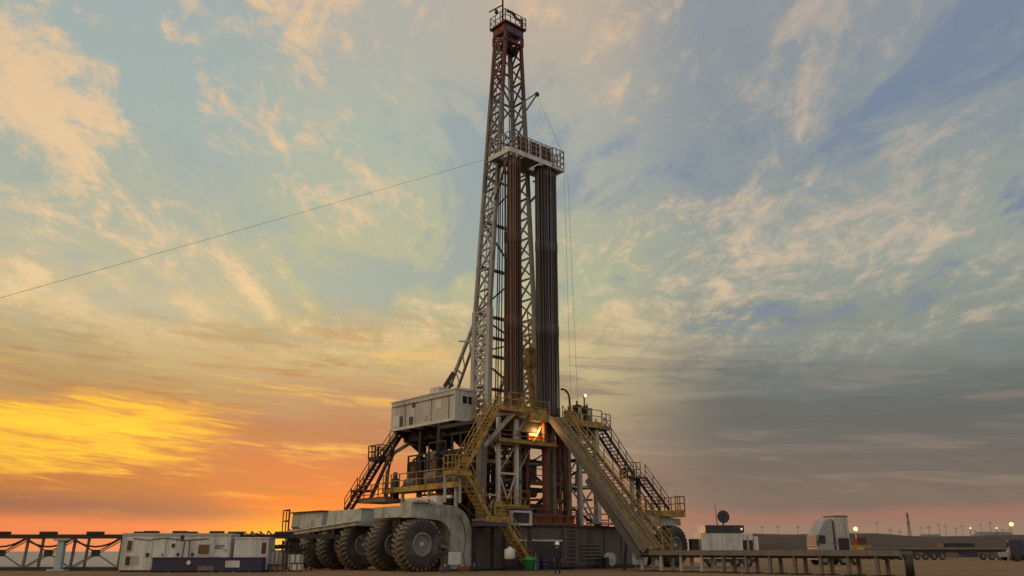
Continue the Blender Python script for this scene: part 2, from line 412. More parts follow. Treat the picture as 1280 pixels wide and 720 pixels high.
# purple skirt and yellow toe board of the left landing handled by the stair thing
# columns
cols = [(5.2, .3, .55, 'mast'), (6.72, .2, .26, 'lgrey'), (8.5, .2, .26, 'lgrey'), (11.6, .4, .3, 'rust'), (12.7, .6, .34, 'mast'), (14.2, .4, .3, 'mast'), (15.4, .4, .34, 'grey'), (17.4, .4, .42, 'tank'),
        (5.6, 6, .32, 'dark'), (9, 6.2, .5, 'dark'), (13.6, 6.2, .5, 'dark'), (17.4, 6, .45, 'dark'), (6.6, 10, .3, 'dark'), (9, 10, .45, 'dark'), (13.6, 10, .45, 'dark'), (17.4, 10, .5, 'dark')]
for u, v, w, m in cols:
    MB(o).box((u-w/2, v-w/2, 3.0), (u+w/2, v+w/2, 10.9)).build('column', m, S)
def beamp(p, q, w, m, name='cross_beam', h=None): MB(o).beam(p, q, w, h).build(name, m, S)
for z in (6.1, 8.3):
    beamp((6.72, .2, z+.7), (8.5, .2, z+.7), .15, 'lgrey')
for z0, z1 in ((4.9, 6.75),):
    beamp((6.8, .2, z1), (7.6, .2, z0), .1, 'lgrey', 'brace'); beamp((8.42, .2, z1), (7.6, .2, z0), .1, 'lgrey', 'brace')
beamp((6.8, .2, 6.9), (8.4, .2, 8.9), .09, 'grey', 'brace')
beamp((5.2, .3, 5.2), (6.72, .2, 5.2), .14, 'grey'); beamp((5.4, .3, 8.5), (6.7, .2, 9.6), .2, 'grey', 'brace')
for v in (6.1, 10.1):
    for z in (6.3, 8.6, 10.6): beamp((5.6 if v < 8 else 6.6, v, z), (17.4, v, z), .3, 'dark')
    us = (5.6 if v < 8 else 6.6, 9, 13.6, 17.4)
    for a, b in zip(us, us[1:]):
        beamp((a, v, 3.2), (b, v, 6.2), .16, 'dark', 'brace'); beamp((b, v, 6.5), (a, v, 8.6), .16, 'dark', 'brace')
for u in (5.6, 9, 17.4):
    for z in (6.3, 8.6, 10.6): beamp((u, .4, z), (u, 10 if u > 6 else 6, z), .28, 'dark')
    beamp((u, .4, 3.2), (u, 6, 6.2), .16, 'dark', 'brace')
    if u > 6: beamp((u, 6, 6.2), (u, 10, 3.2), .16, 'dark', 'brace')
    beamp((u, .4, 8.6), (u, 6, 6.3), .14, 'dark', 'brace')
for z in (4.6, 6.2): beamp((14.2, .4, z), (17.4, .4, z), .13, 'grey')
# floor
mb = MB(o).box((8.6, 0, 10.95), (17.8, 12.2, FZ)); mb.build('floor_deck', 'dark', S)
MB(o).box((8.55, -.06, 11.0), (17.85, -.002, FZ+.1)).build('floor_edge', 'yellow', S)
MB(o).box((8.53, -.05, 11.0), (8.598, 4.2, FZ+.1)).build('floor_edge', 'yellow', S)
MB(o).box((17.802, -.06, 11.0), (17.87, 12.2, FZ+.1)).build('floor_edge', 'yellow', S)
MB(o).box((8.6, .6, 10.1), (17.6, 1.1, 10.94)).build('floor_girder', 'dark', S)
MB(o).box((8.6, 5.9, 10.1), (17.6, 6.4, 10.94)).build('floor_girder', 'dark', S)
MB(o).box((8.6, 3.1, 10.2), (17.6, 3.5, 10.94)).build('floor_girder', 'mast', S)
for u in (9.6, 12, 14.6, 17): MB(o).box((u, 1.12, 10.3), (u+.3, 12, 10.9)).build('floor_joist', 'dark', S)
mb = MB(o); railing(mb, [(8.6, 4.2, FZ), (8.6, .02, FZ), (11.8, .02, FZ)], 1.15); mb.build('railing', 'yellow', S)
mb = MB(o); railing(mb, [(14.0, .02, FZ), (17.8, .02, FZ)], 1.15); mb.build('railing', 'yellow', S)
mb = MB(o); railing(mb, [(17.8, 1.6, FZ), (17.8, 12.1, FZ), (9, 12.1, FZ)], 1.15); mb.build('railing', 'yellow', S)
# rust red wind panels low on the floor rail
for a, b in ((9.2, 10.2), (10.5, 11.6), (14.2, 15.2)):
    MB(o).box((a, .06, FZ+.12), (b, .09, FZ+.55)).build('rail_panel', 'yellow', S)
# side landing between floor and doghouse
MB(o).box((4.95, -1.9, 11.1), (8.52, -.5, 11.3)).build('side_landing', 'mast', S)
MB(o).box((7.3, -.498, 11.1), (8.52, 4.2, 11.3)).build('side_landing', 'mast', S)
mb = MB(o); railing(mb, [(7.35, -.5, 11.3), (7.35, 4.1, 11.3)], 1.15); railing(mb, [(6.0, -1.85, 11.3), (8.5, -1.85, 11.3), (8.5, -.06, 11.3)], 1.15); mb.build('railing', 'yellow', S)
MB(o).box((4.88, -1.96, 11.05), (8.56, -1.903, 11.38)).build('landing_edge', 'yellow', S)
MB(o).beam((6.7, -1.5, 11.0), (5.3, .1, 8.6), .3, .3).build('landing_knee', 'grey', S)
MB(o).beam((8.3, -1.5, 11.0), (8.4, .1, 9.6), .2, .2).build('landing_knee', 'grey', S)
# middle working platform under the floor with hoop rails
MB(o).box((6.2, -.5, 9.0), (12.1, 1.4, 9.15)).build('work_platform', 'ramp', S)
MB(o).box((6.15, -.57, 9.0), (12.15, -.503, 9.2)).build('platform_edge', 'yellow', S)
mb = MB(o); railing(mb, [(6.2, 1.2, 9.15), (6.2, -.45, 9.15), (12.0, -.45, 9.15)], .75, 1.5); mb.build('railing', 'ramp', S)
# lower platforms over the base
mb = MB(o); railing(mb, [(9.6, -.05, 3.2), (14.6, -.05, 3.2), (14.6, 1.5, 3.2)], 1.15, 1.1, .045); mb.build('railing', 'rust', S)
for a in (9.8, 11., 12.2, 13.4): MB(o).box((a, .1, 3.25), (a+1.0, .14, 4.0)).build('rail_panel', 'rust', S)
MB(o).box((5.4, -.3, 4.25), (9.4, .9, 4.4)).build('work_platform', 'mast', S)
mb = MB(o); railing(mb, [(6.6, -.28, 4.4), (9.4, -.28, 4.4), (9.4, .8, 4.4)], 1.15, .95, .045); mb.build('railing', 'yellow', S)
# white framed panel
mb = MB(o); 
for (a, b) in (((7.5, -.35, 3.1), (9.55, -.1, 3.25)), ((7.5, -.35, 4.0), (9.55, -.1, 4.15)), ((7.5, -.35, 3.25), (7.68, -.1, 4.0)), ((9.37, -.35, 3.25), (9.55, -.1, 4.0))): mb.box(a, b)
f = mb.build('panel_frame', 'lgrey', S)
MB(o).box((7.68, -.2, 3.25), (9.37, -.12, 4.0)).build('panel_grille', 'glass', f)
# small right shelf of the base
MB(o).box((16.4, -.9, 3.35), (20.0, .6, 3.5)).build('work_platform', 'grey', S)
mb = MB(o); railing(mb, [(16.4, 2.4, 3.2), (20.8, 2.4, 3.2), (20.8, 10, 3.2)], 1.1, 1.2, .04); mb.build('railing', 'mast', S)
# rear left engine deck
MB(o).box((3.4, .7, 5.7), (5.3, 10.5, 5.9)).build('side_deck', 'mast', S)
MB(o).box((3.33, .65, 5.66), (3.398, 10.5, 6.0)).build('deck_edge', 'yellow', S)
mb = MB(o); railing(mb, [(3.4, 10.5, 5.9), (3.4, 1.2, 5.9)], 1.15, 1.2, .04); mb.build('railing', 'yellow', S)
for v in (1.2, 4.5, 8): MB(o).box((3.6, v, 2.6), (3.8, v+.2, 5.7)).build('deck_post', 'grey', S)
MB(o).box((2.9, .9, 4.9), (3.1, 6.5, 5.1)).build('deck_pipe', 'lgrey', S)
MB(o).box((2.7, 9.0, 5.0), (5.3, 13.2, 5.2)).build('side_deck', 'mast', S)
mb = MB(o); railing(mb, [(2.7, 13.2, 5.2), (2.7, 9.0, 5.2), (3.4, 9.0, 5.2)], 1.15, 1.0, .04, (1., .66, .33)); mb.build('railing', 'rust', S)
MB(o).box((9.2, 2.6, 6.4), (17.2, 3.4, 6.52)).build('work_platform', 'ramp', S)
mb = MB(o); railing(mb, [(9.2, 2.62, 6.52), (17.2, 2.62, 6.52)], 1.1, 1.1, .04); mb.build('railing', 'yellow', S)
MB(o).box((5.5, 1.2, 7.6), (8.6, 2.2, 7.72)).build('work_platform', 'ramp', S)
mb = MB(o); railing(mb, [(5.5, 1.22, 7.72), (8.6, 1.22, 7.72)], 1.1, 1.0, .04); mb.build('railing', 'yellow', S)
mb = MB(o); railing(mb, [(5.3, 1.3, 5.4), (5.3, 8.5, 5.4)], 1.1, 1.1, .04); mb.build('railing', 'yellow', S)
for a, z in ((12.0, 9.3), (13.1, 8.0), (14.4, 9.0), (15.6, 7.4), (16.4, 9.6), (10.0, 5.0), (12.6, 4.9), (15.9, 5.2)):
    MB(o).tube((a, .9, z), (a+1.6, 1.1, z+.1), .09, n=8).build('flow_pipe', 'lgrey' if z > 8.5 else 'rust', S)
    MB(o).tube((a, .9, z), (a-.1, 1.0, z-1.6), .09, n=8).build('flow_pipe', 'ramp', S)
for u0, z0, u1, z1 in ((14.2, 10.8, 17.4, 7.2), (14.2, 7.0, 17.4, 10.8), (14.2, 3.2, 17.4, 6.4), (17.4, 3.2, 14.2, 6.4), (9.0, 7.0, 11.4, 10.7), (15.4, 6.4, 17.4, 3.4)):
    MB(o).beam((u0, .55, z0), (u1, .55, z1), .11).build('brace', 'grey', S)
for u0, z0, u1, z1, v, w in ((9.0, 4.4, 11.4, 4.4, 1.6, .16), (9.0, 7.9, 14.0, 7.9, 1.9, .14), (10.2, 3.2, 10.2, 10.8, 1.7, .18), (13.4, 3.2, 13.4, 10.8, 1.9, .16), (15.0, 3.2, 15.0, 10.8, 2.2, .14), (16.2, 3.2, 16.2, 10.8, 1.4, .12), (9.2, 10.3, 17.2, 10.3, 1.3, .16), (10.2, 7.9, 12.2, 10.6, 1.8, .1), (13.4, 7.9, 11.6, 10.6, 1.8, .1), (5.4, 3.2, 6.6, 5.0, .5, .12), (5.3, 10.6, 6.6, 8.6, .5, .12)):
    MB(o).beam((u0, v, z0), (u1, v, z1), w).build('cross_beam', 'grey', S)
# frames and pipe racks on the side deck under the cabin
for v0, v1, z1 in ((1.5, 3.6, 9.8), (4.4, 6.6, 9.4), (7.0, 9.4, 8.6)):
    mb = MB(o)
    for v in (v0, (v0+v1)/2, v1): mb.beam((5.0, v, 5.9), (5.0, v, z1), .11)
    for z in (7.0, 8.1, z1): mb.beam((5.0, v0, z), (5.0, v1, z), .11)
    mb.beam((5.0, v0, 7.0), (5.0, v1, 8.1), .08)
    mb.build('pipe_frame', 'dark', S)
for v, r_, z in ((2.5, .45, 6.5), (5.3, .5, 6.6), (8.2, .4, 6.4)):
    MB(o).tube((4.6, v-.7, z), (4.6, v+.7, z), r_, n=14).build('engine_drum', 'mast', S)
    MB(o).path([(4.6, v, z), (4.6, v, z+1.2), (4.8, v+.2, z+1.8), (5.2, v+.3, z+2.0)], .1, 8).build('exhaust_stub', 'rust', S)
    MB(o).box((4.2, v-.6, 5.9), (5.0, v+.6, z-r_+.12)).build('engine_bed', 'yellow', S)
# hanging pipes and hoses in the cellar
rp = random.Random(3)
for i in range(24):
    u = 9.0+i*.35+rp.uniform(-.15, .15); v = rp.uniform(1.2, 8.5); r = rp.choice((.09, .12, .16))
    MB(o).tube((u+rp.uniform(-.3, .3), v, 3.0), (u, v, 10.9), r, n=8).build('riser_pipe', rp.choice(('rust', 'mast', 'dark', 'rust')), S)
for i in range(7):
    u0 = rp.uniform(7, 9); u1 = u0+rp.uniform(2, 6); v = rp.uniform(1, 6); z = rp.uniform(9.0, 10.6); sag = rp.uniform(.8, 2.2)
    MB(o).path([(u0+(u1-u0)*k/10, v, z-sag*4*(k/10)*(1-k/10)) for k in range(11)], .06).build('hose', 'dark', S)
for i, (a, b_, v, z0, z1, mm) in enumerate(((9.8, 13.0, 4.6, 3.0, 5.3, 'dark'), (13.2, 16.2, 4.2, 3.0, 5.0, 'mast'), (16.6, 18.6, 6.4, 3.05, 4.6, 'dark'), (8.6, 12.6, 8.3, 3.0, 6.0, 'dark'), (13.8, 17.0, 8.2, 3.0, 6.6, 'navy'), (9.4, 13.2, 9.0, 6.5, 8.3, 'dark'), (14.2, 17.2, 7.4, 7.0, 9.0, 'mast'))):
    MB(o).box((a, v, z0), (b_, v+1.4, z1)).build('equipment_box', mm, S)
for i in range(10):
    u = rp.uniform(6.5, 15); v = rp.uniform(3, 11); z = rp.choice((3.0, 3.0, 6.4, 8.7)); a = rp.uniform(.5, 1.3)
    MB(o).box((u, v, z), (u+a, v+a, z+rp.uniform(.8, 1.7))).build('equipment_box', rp.choice(('dark', 'navy', 'mast', 'rust')), S)

o = (4.3, 11.2, 5.2)
t = rig('beacon_pole', 'dark pole with a ball beacon standing on the deck below the cabin', 'beacon', o)
MB(o).tube(o, (4.3, 11.2, 8.4), .06, n=8).build('pole', 'dark', t)
MB(o).lathe([(.03, -.28), (.2, -.15), (.24, 0), (.18, .16), (.03, .26)], (4.3, 11.2, 8.5), n=12).build('beacon_ball', 'rust', t)
o = (4.6, 10.6, 5.2)
t = rig('exhaust_silencer', 'short thick black silencer standing beside the beacon pole', 'silencer', o)
MB(o).lathe([(.2, 0), (.36, .1), (.36, 1.6), (.2, 1.75), (.16, 2.2)], o, n=14).build('drum', 'dark', t)
MB(o).box((4.2, 10.2, 5.2), (5.0, 11.0, 5.32)).build('base_plate', 'dark', t)
# drawworks and engines behind
o = (7.2, 7.5, 6.4)
t = rig('drawworks', 'big dark winch drum with housings under the doghouse', 'winch', o)
MB(o).tube((5.9, 7.0, 7.6), (8.9, 7.0, 7.6), 1.0, n=20).build('drum', 'dark', t)
for u in (5.8, 8.8): MB(o).box((u, 5.9, 6.4), (u+.25, 8.2, 8.9)).build('end_housing', 'mast', t)
MB(o).box((5.7, 8.6, 6.4), (8.5, 10.6, 8.2)).build('motor', 'dark', t)
MB(o).box((5.5, 5.5, 6.25), (9.2, 11, 6.42)).build('skid', 'dark', t)
o = (11.4, 3.2, 3.0)
t = rig('blowout_preventer', 'stacked dark red blowout preventer with flanges in the cellar', 'valve stack', o)
MB(o).lathe([(.3, 0), (.75, .05), (.75, .3), (.45, .35), (.45, .8), (.85, .85), (.85, 1.1), (.6, 1.2), (.6, 2.0), (.85, 2.05), (.85, 2.3), (.5, 2.4), (.5, 3.0), (.9, 3.1), (.95, 3.5), (.95, 4.4), (.7, 4.7), (.4, 4.9), (.4, 7.8)], o, n=20, smooth=False).build('bore', 'dark', t)
for z in (.5, 1.6, 2.7):
    MB(o).tube((9.7, 3.2, 3.0+z), (13.1, 3.2, 3.0+z), .3, n=12).build('ram', 'rust', t)

# ================================================================== PIPE RACKS
o = (0, 0, 0)
def joint_pipe(h, m):
    pr = [(.06, 0), (.095, .3), (.095, .8)]
    for z in (7.3, 14.6):
        pr += [(.078, .95 if z < 8 else z-6.2), (.078, z-.5), (.108, z-.4), (.108, z+.4), (.078, z+.5)]
    pr += [(.078, h-.9), (.108, h-.8), (.108, h)]
    return MB().lathe(pr, (0, 0, 0), n=8).mesh('drill_pipe', m)
pm = joint_pipe(22.0, 'pipe'); rm = joint_pipe(21.8, 'rpipe')
def stand(me, u, v, label, g):
    ob = bpy.data.objects.new('drill_pipe', me); col.objects.link(ob); ob.location = rw(u, v, FZ+.15); ob.rotation_euler = (rp.uniform(-.006, .006), rp.uniform(-.006, .006), YAW)
    tag(ob, label, 'drill pipe', g)
for i in range(8):
    for j in range(5):
        stand(pm, 12.02+i*.225+rp.uniform(-.03, .03), .8+j*.2+rp.uniform(-.03, .03), 'dark steel drill pipe standing upright in the right-hand bundle', 'dark drill pipes racked on the floor')
for i in range(6):
    for j in range(5):
        stand(rm, 8.5+i*.225+rp.uniform(-.03, .03), .8+j*.2+rp.uniform(-.03, .03), 'rust brown drill pipe standing upright in the middle bundle', 'rusty drill pipes racked on the floor')

# ================================================================== MAST
o = (11.1, 4.4, FZ)
MA = rig('derrick_mast', 'tall tapering lattice mast of the drilling rig, grey below and dark red at the top', 'derrick mast', o)
Z0, Z1, Z2 = FZ, 20.4, 47.0
def legp(k, z):
    base = {'NL': (8.4, 3.5), 'NR': (13.9, 3.5), 'FL': (8.45, 5.5), 'FR': (13.85, 5.5)}[k]
    mid = {'NL': (8.5, 3.5), 'NR': (13.5, 3.5), 'FL': (8.6, 5.5), 'FR': (13.5, 5.5)}[k]
    top = {'NL': (10.14, 3.5), 'NR': (12.03, 3.5), 'FL': (10.12, 5.0), 'FR': (12.03, 5.0)}[k]
    if z < Z1: a, b, t = base, mid, (z-Z0)/(Z1-Z0)
    else: a, b, t = mid, top, (z-Z1)/(Z2-Z1)
    return Vector((a[0]+(b[0]-a[0])*t, a[1]+(b[1]-a[1])*t, z))
ZR = 41.0
for k in ('NL', 'NR', 'FL', 'FR'):
    MB(o).beam(legp(k, Z0), legp(k, Z1+.1), .42, .42).build('leg', 'grey', MA, 'lower mast leg in lighter grey paint')
    MB(o).beam(legp(k, Z1+.1), legp(k, 31.5), .3, .3).build('leg', 'mgrey', MA)
    MB(o).beam(legp(k, 31.5), legp(k, ZR), .3, .3).build('leg', 'mast', MA)
    MB(o).beam(legp(k, ZR), legp(k, Z2), .27, .27).build('leg', 'red', MA, 'upper mast leg in dark red paint')
def panel(ka, kb, z0, z1, n, r, m, name, zig=True):
    mb = MB(o)
    for i in range(n):
        a, b = z0+(z1-z0)*i/n, z0+(z1-z0)*(i+1)/n
        mb.beam(legp(ka, a), legp(kb, a), r*1.15)
        mb.beam(legp(ka, a), legp(kb, b), r); mb.beam(legp(kb, a), legp(ka, b), r)
    mb.beam(legp(ka, z1), legp(kb, z1), r*1.15)
    mb.build(name, m, MA)
for a, b in (('NL', 'FL'), ('NR', 'FR')):
    panel(a, b, Z0+.3, Z1, 7, .17, 'grey', 'side_lattice')
    panel(a, b, Z1, 31.5, 6, .13, 'mgrey', 'side_lattice')
    panel(a, b, 31.5, ZR, 5, .13, 'mast', 'side_lattice')
    panel(a, b, ZR, Z2, 3, .13, 'red', 'side_lattice')
# inner second chord doubling the lower side panels
for ka, kb in (('NL', 'FL'), ('NR', 'FR')):
    mb = MB(o)
    for i in range(8):
        a = Z0+1+i*1.05
        mb.beam(legp(ka, a).lerp(legp(kb, a), .5), legp(ka, a+.9).lerp(legp(kb, a+.9), .1 if i % 2 else .9), .12)
    mb.build('side_lattice', 'lgrey', MA)
# back girts and diagonals between the two far legs
mb = MB(o); zs = [14.2, 17.0, 18.6, 20.4, 24.6, 28.8, 33, 37.0, 41.0, 44.2, 47]
for i, z in enumerate(zs):
    mb.beam(legp('FL', z), legp('FR', z), .24 if z < 30 else .16)
    if i+1 < len(zs):
        zz = zs[i+1]
        if i % 2: mb.beam(legp('FL', z), legp('FR', zz), .13)
        else: mb.beam(legp('FR', z), legp('FL', zz), .13)
mb.build('back_lattice', 'mast', MA)
mb = MB(o)
for i, z in enumerate((36.5, 39, 41.5, 44, 46.6)):
    if z > 44: mb.beam(legp('NL', z), legp('NR', z), .16)
    mb.beam(legp('FL', z), legp('FR', z-1.6), .1)
mb.build('front_girts', 'red', MA)
# ladder and cable trays on the mast
mb = MB(o)
for dv in (0, .45): mb.beam((8.25, 4.0+dv, FZ), (9.75, 4.0+dv, 46.5), .05)
for i in range(90):
    t = i/90; mb.beam((8.25+1.5*t, 4.0, FZ+.3+35*t), (8.25+1.5*t, 4.45, FZ+.3+35*t), .035)
mb.build('ladder', 'mast', MA)
for du in (.0, .25, .6): MB(o).tube((10.3+du, 4.9, FZ), (10.7+du*.5, 4.7, 46.8), .05, n=6).build('standpipe', 'dark', MA)
for du in (0, .5, .9): MB(o).tube((12.4+du, 4.9, FZ), (11.4+du*.4, 4.6, 46.8), .055, n=6).build('standpipe', 'mast', MA)
MB(o).box((12.3, 5.0, 30), (12.9, 5.5, 33.4)).build('equipment_case', 'dark', MA)
MB(o).box((12.2, 4.9, 16.0), (13.3, 5.3, 18.4)).build('equipment_case', 'rust', MA)
# rear raising legs
for u, m in ((8.45, 'mast'), (13.85, 'yellow')):
    MB(o).beam((u, 5.6, 19.3), (u+.2, 11.2, FZ), .24).build('raising_brace', 'grey', MA)
    MB(o).beam((u, 5.6, 17.6), (u+.2, 9.6, FZ), .18).build('raising_brace', m, MA)
    MB(o).beam((u, 8.0, 16.1), (u, 6.8, 15.3), .12).build('raising_brace', 'mast', MA)
    MB(o).beam((u-.1, 7.4, 18.3), (u-.1, 5.6, 18.0), .12).build('raising_brace', 'grey', MA)
    for k in range(5): MB(o).beam((u+.1, 6.2+k*.9, 18.4-k*1.25), (u+.1, 6.0+k*.72, 16.8-k*1.1), .09).build('raising_brace', 'grey', MA)
# crown
cr = MB(o).box((9.98, 3.33, 47.5), (12.2, 5.15, 48.35)).build('crown_block', 'red', MA)
mb = MB(o)
for x, y in ((10.05, 3.42), (12.12, 3.42), (10.05, 5.07), (12.12, 5.07)): mb.beam((x, y, 46.6), (x, y, 47.5), .24)
for z in (46.7,):
    mb.beam((10.05, 3.42, z), (12.12, 3.42, z), .2); mb.beam((10.05, 5.07, z), (12.12, 5.07, z), .2); mb.beam((10.05, 3.42, z), (10.05, 5.07, z), .2); mb.beam((12.12, 3.42, z), (12.12, 5.07, z), .2)
mb.beam((10.05, 3.42, 47.5), (11.1, 3.42, 46.75), .13); mb.beam((12.12, 3.42, 47.5), (11.1, 3.42, 46.75), .13); mb.beam((10.05, 5.07, 47.5), (10.05, 3.42, 46.75), .13)
mb.build('crown_frame', 'red', cr)
for x0, x1 in ((10.1, 11.0), (11.15, 12.1)): MB(o).box((x0, 3.30, 47.62), (x1, 3.327, 48.22)).build('crown_panel', 'purple', cr)
for y0, y1 in ((3.45, 4.15), (4.3, 5.05)): MB(o).box((9.95, y0, 47.62), (9.977, y1, 48.22)).build('crown_panel', 'rust', cr)
MB(o).box((9.75, 3.1, 48.353), (12.4, 5.4, 48.5)).build('crown_platform', 'red', cr)
for u in (10.5, 11.1, 11.7): MB(o).tube((u-.08, 4.2, 46.3), (u+.08, 4.2, 46.3), .55, n=16).build('sheave', 'dark', cr)
mb = MB(o); railing(mb, [(9.8, 3.15, 48.5), (12.35, 3.15, 48.5), (12.35, 5.35, 48.5), (9.8, 5.35, 48.5), (9.8, 3.15, 48.5)], 1.15, .65, .04, (1., .5), .0); mb.build('railing', 'mast', cr)
MB(o).tube((9.95, 3.7, 48.5), (9.95, 3.7, 51.2), .09, n=8).build('lightning_rod', 'dark', cr)
MB(o).beam((9.95, 3.7, 50.4), (9.7, 5.4, 50.4), .09).build('beacon_arm', 'dark', cr)
MB(o).lathe([(.05, 0), (.16, .05), (.18, .35), (.08, .45)], (9.85, 4.5, 49.8), n=12).build('beacon', 'dark', cr)
MB(o).path([(10.4, 3.6, 49.9), (11, 3.6, 50.0), (11.6, 3.6, 49.6), (12.3, 3.6, 49.5)], .14).build('crown_beam', 'dark', cr)
MB(o).tube((12.3, 3.6, 48.5), (12.3, 3.6, 49.9), .1, n=6).build('crown_post', 'dark', cr)
# gin pole bracket on the right of the mast
gp = MB(o).beam(legp('NR', 39.8), (13.6, 3.0, 42.0), .14).build('gin_pole', 'dark', MA)
MB(o).beam(legp('NR', 41.0), (13.55, 3.0, 42.1), .1).build('pole_strut', 'dark', gp)
MB(o).lathe([(.22, -.08), (.25, 0), (.22, .08)], (13.6, 3.0, 42.0), axis=1, n=14).build('sheave', 'dark', gp)
# monkey board
mbz = 33.75
bd = MB(o).box((8.1, 2.6, mbz-.14), (14.3, 3.3, mbz)).build('monkey_board', 'mast', MA)
for u0, u1 in ((8.1, 8.35), (10.1, 11.85), (14.05, 14.3)):
    MB(o).box((u0, .55, mbz-.14), (u1, 2.598, mbz)).build('walkway', 'mast', bd)
MB(o).box((8.35, .55, mbz-.139), (14.05, .75, mbz-.002)).build('front_walkway', 'lgrey', bd)
MB(o).box((8.04, .47, mbz-.3), (13.0, .545, mbz+.12)).build('fascia', 'lgrey', bd)
MB(o).box((8.04, .548, mbz-.3), (8.096, 3.3, mbz+.12)).build('fascia', 'lgrey', bd)
MB(o).box((13.05, .38, mbz-.35), (14.4, 1.6, mbz-.15)).build('end_basket', 'lgrey', bd)
for i in range(8):
    MB(o).box((8.42+i*.235-.03, .75, mbz-.12), (8.42+i*.235+.0, 2.6, mbz-.03)).build('finger', 'yellow', bd)
    MB(o).box((11.98+i*.235+.1, .75, mbz-.12), (11.98+i*.235+.13, 2.6, mbz-.03)).build('finger', 'mast', bd)
for u in (8.2, 9.6, 11.0, 12.4, 13.9): MB(o).beam((u, .6, mbz-.22), (u, 4.0, mbz-.22), .1, .14).build('board_joist', 'mast', bd)
mb = MB(o); railing(mb, [(8.12, 3.2, mbz), (8.12, .52, mbz), (12.9, .52, mbz)], 1.6, .6, .045, (1., .66, .33), 0); mb.build('railing', 'mgrey', bd)
for a, b in ((9.0, 10.3), (10.4, 11.6), (11.7, 12.85)): MB(o).box((a, .58, mbz+.1), (b, .62, mbz+1.5)).build('wind_panel', 'red', bd)
mb = MB(o); railing(mb, [(13.0, .42, mbz-.15), (14.35, .42, mbz-.15), (14.35, 1.6, mbz-.15), (13.0, 1.6, mbz-.15), (13.0, .42, mbz-.15)], 1.75, .42, .045, (1., .66, .33), .1); mb.build('basket_railing', 'mgrey', bd)
MB(o).beam((8.2, .7, mbz-.3), (8.9, 3.4, 30.2), .16).build('board_strut', 'mast', bd)
MB(o).beam((8.15, .6, mbz+.1), (9.2, 3.4, 38.0), .06).build('board_stay', 'dark', bd)
MB(o).beam((14.0, .7, mbz-.3), (12.9, 3.4, 31.0), .16).build('board_strut', 'mast', bd)

# ================================================================== DOGHOUSE
o = (6.9, 9, 11.25)
D = rig('doghouse', 'long white steel cabin raised high beside the drill floor, small dark windows', 'control cabin', o)
body = MB(o).box((5.85, 4.45, 11.27), (8.0, 13.5, 13.5)).build('cabin_wall', 'dog', D)
MB(o).prism([(5.78, 13.502), (8.08, 13.502), (8.08, 13.6), (6.9, 13.7), (5.78, 13.6)], 1, 4.38, 13.57).build('roof', 'lgrey', D)
for v in [4.45+.9*i for i in range(1, 10)]: MB(o).box((5.828, v, 11.3), (5.848, v+.03, 13.48)).build('wall_seam', 'dog', D)
def win(u0, u1, z0, z1):
    f = MB(o).box((u0-.07, 4.41, z0-.07), (u1+.07, 4.447, z1+.07)).build('window', 'lgrey', D)
    MB(o).box((u0, 4.395, z0), (u1, 4.409, z1)).build('pane', 'glass', f)
for v0, v1 in ((4.6, 9.0), (9.2, 13.3)): MB(o).tube((5.80, v0, 13.1), (5.80, v1, 13.1), .03, n=6).build('conduit', 'dark', D)
MB(o).box((5.79, 6.2, 12.2), (5.846, 6.9, 12.8)).build('breaker_box', 'lgrey', D)
MB(o).box((5.79, 8.2, 11.5), (5.846, 8.6, 11.9)).build('breaker_box', 'grey', D)
for v in (5.2, 7.6, 11.3): MB(o).tube((5.80, v, 11.3), (5.80, v, 13.1), .022, n=6).build('conduit', 'dark', D)
MB(o).box((6.2, 7.2, 13.72), (7.4, 8.4, 14.15)).build('air_unit', 'lgrey', D)
dr = MB(o).box((7.62, 4.40, 11.35), (7.96, 4.447, 13.1)).build('door', 'grey', D)
win(6.55, 7.0, 12.45, 13.05); win(7.1, 7.5, 12.45, 13.05)
for v0, v1, z0, z1 in ((9.9, 10.35, 12.75, 13.15), (11.7, 12.1, 11.35, 12.2), (10.2, 10.7, 11.35, 12.0)):
    MB(o).box((5.80, v0, z0), (5.846, v1, z1)).build('window', 'dish', D)
MB(o).box((5.815, 12.2, 11.4), (5.846, 13.2, 12.3)).build('vent_louvre', 'lgrey', D)
MB(o).box((5.75, 4.4, 11.05), (8.1, 13.55, 11.265)).build('floor_frame', 'lgrey', D)
for v in (4.9, 6.8, 8.7, 10.6, 12.6): MB(o).prism([(5.8, 11.04), (9.0, 11.04), (9.0, 9.4), (8.3, 9.4)], 1, v, v+.18).build('support_bracket', 'dark', D)
MB(o).box((7.0, 4.6, 10.2), (9.3, 13.2, 11.04)).build('under_skid', 'dark', D)
p = MB(o).tube((6.4, 6.0, 13.6), (6.4, 6.0, 14.9), .05, n=6).build('roof_mast', 'dark', D)
MB(o).beam((6.2, 6.4, 14.0), (6.5, 5.6, 15.1), .16, .3).build('floodlight', 'dark', p)
MB(o).lathe([(.05, 0), (.18, .08), (.14, .3)], (6.4, 5.7, 13.9), n=10).build('beacon', 'dark', p)

# ================================================================== STAIRS
o = (4.5, -1.4, 0)
t = rig('front_staircase', 'yellow railed switchback staircase climbing the front left of the rig to the floor', 'staircase', o)
W = (0, .95, 0)
stair_flight(t, o, (1.9, -1.85, 6.4), (5.05, -1.85, 11.2), W, 'yellow', 'yellow')
MB(o).box((.9, -1.9, 6.25), (2.5, -.85, 6.4)).build('landing', 'ramp', t)
MB(o).box((.85, -1.95, 6.2), (2.55, -1.903, 6.5)).build('landing_edge', 'yellow', t)
mb = MB(o); railing(mb, [(2.0, -1.88, 6.4), (.92, -1.88, 6.4), (.92, -.88, 6.4)], 1.15, .6, .04); mb.build('railing', 'yellow', t)
stair_flight(t, o, (4.35, -1.85, 3.5), (2.2, -1.85, 6.35), W, 'yellow', 'yellow')
MB(o).box((3.9, -1.9, 3.3), (5.9, -.3, 3.45)).build('landing', 'ramp', t)
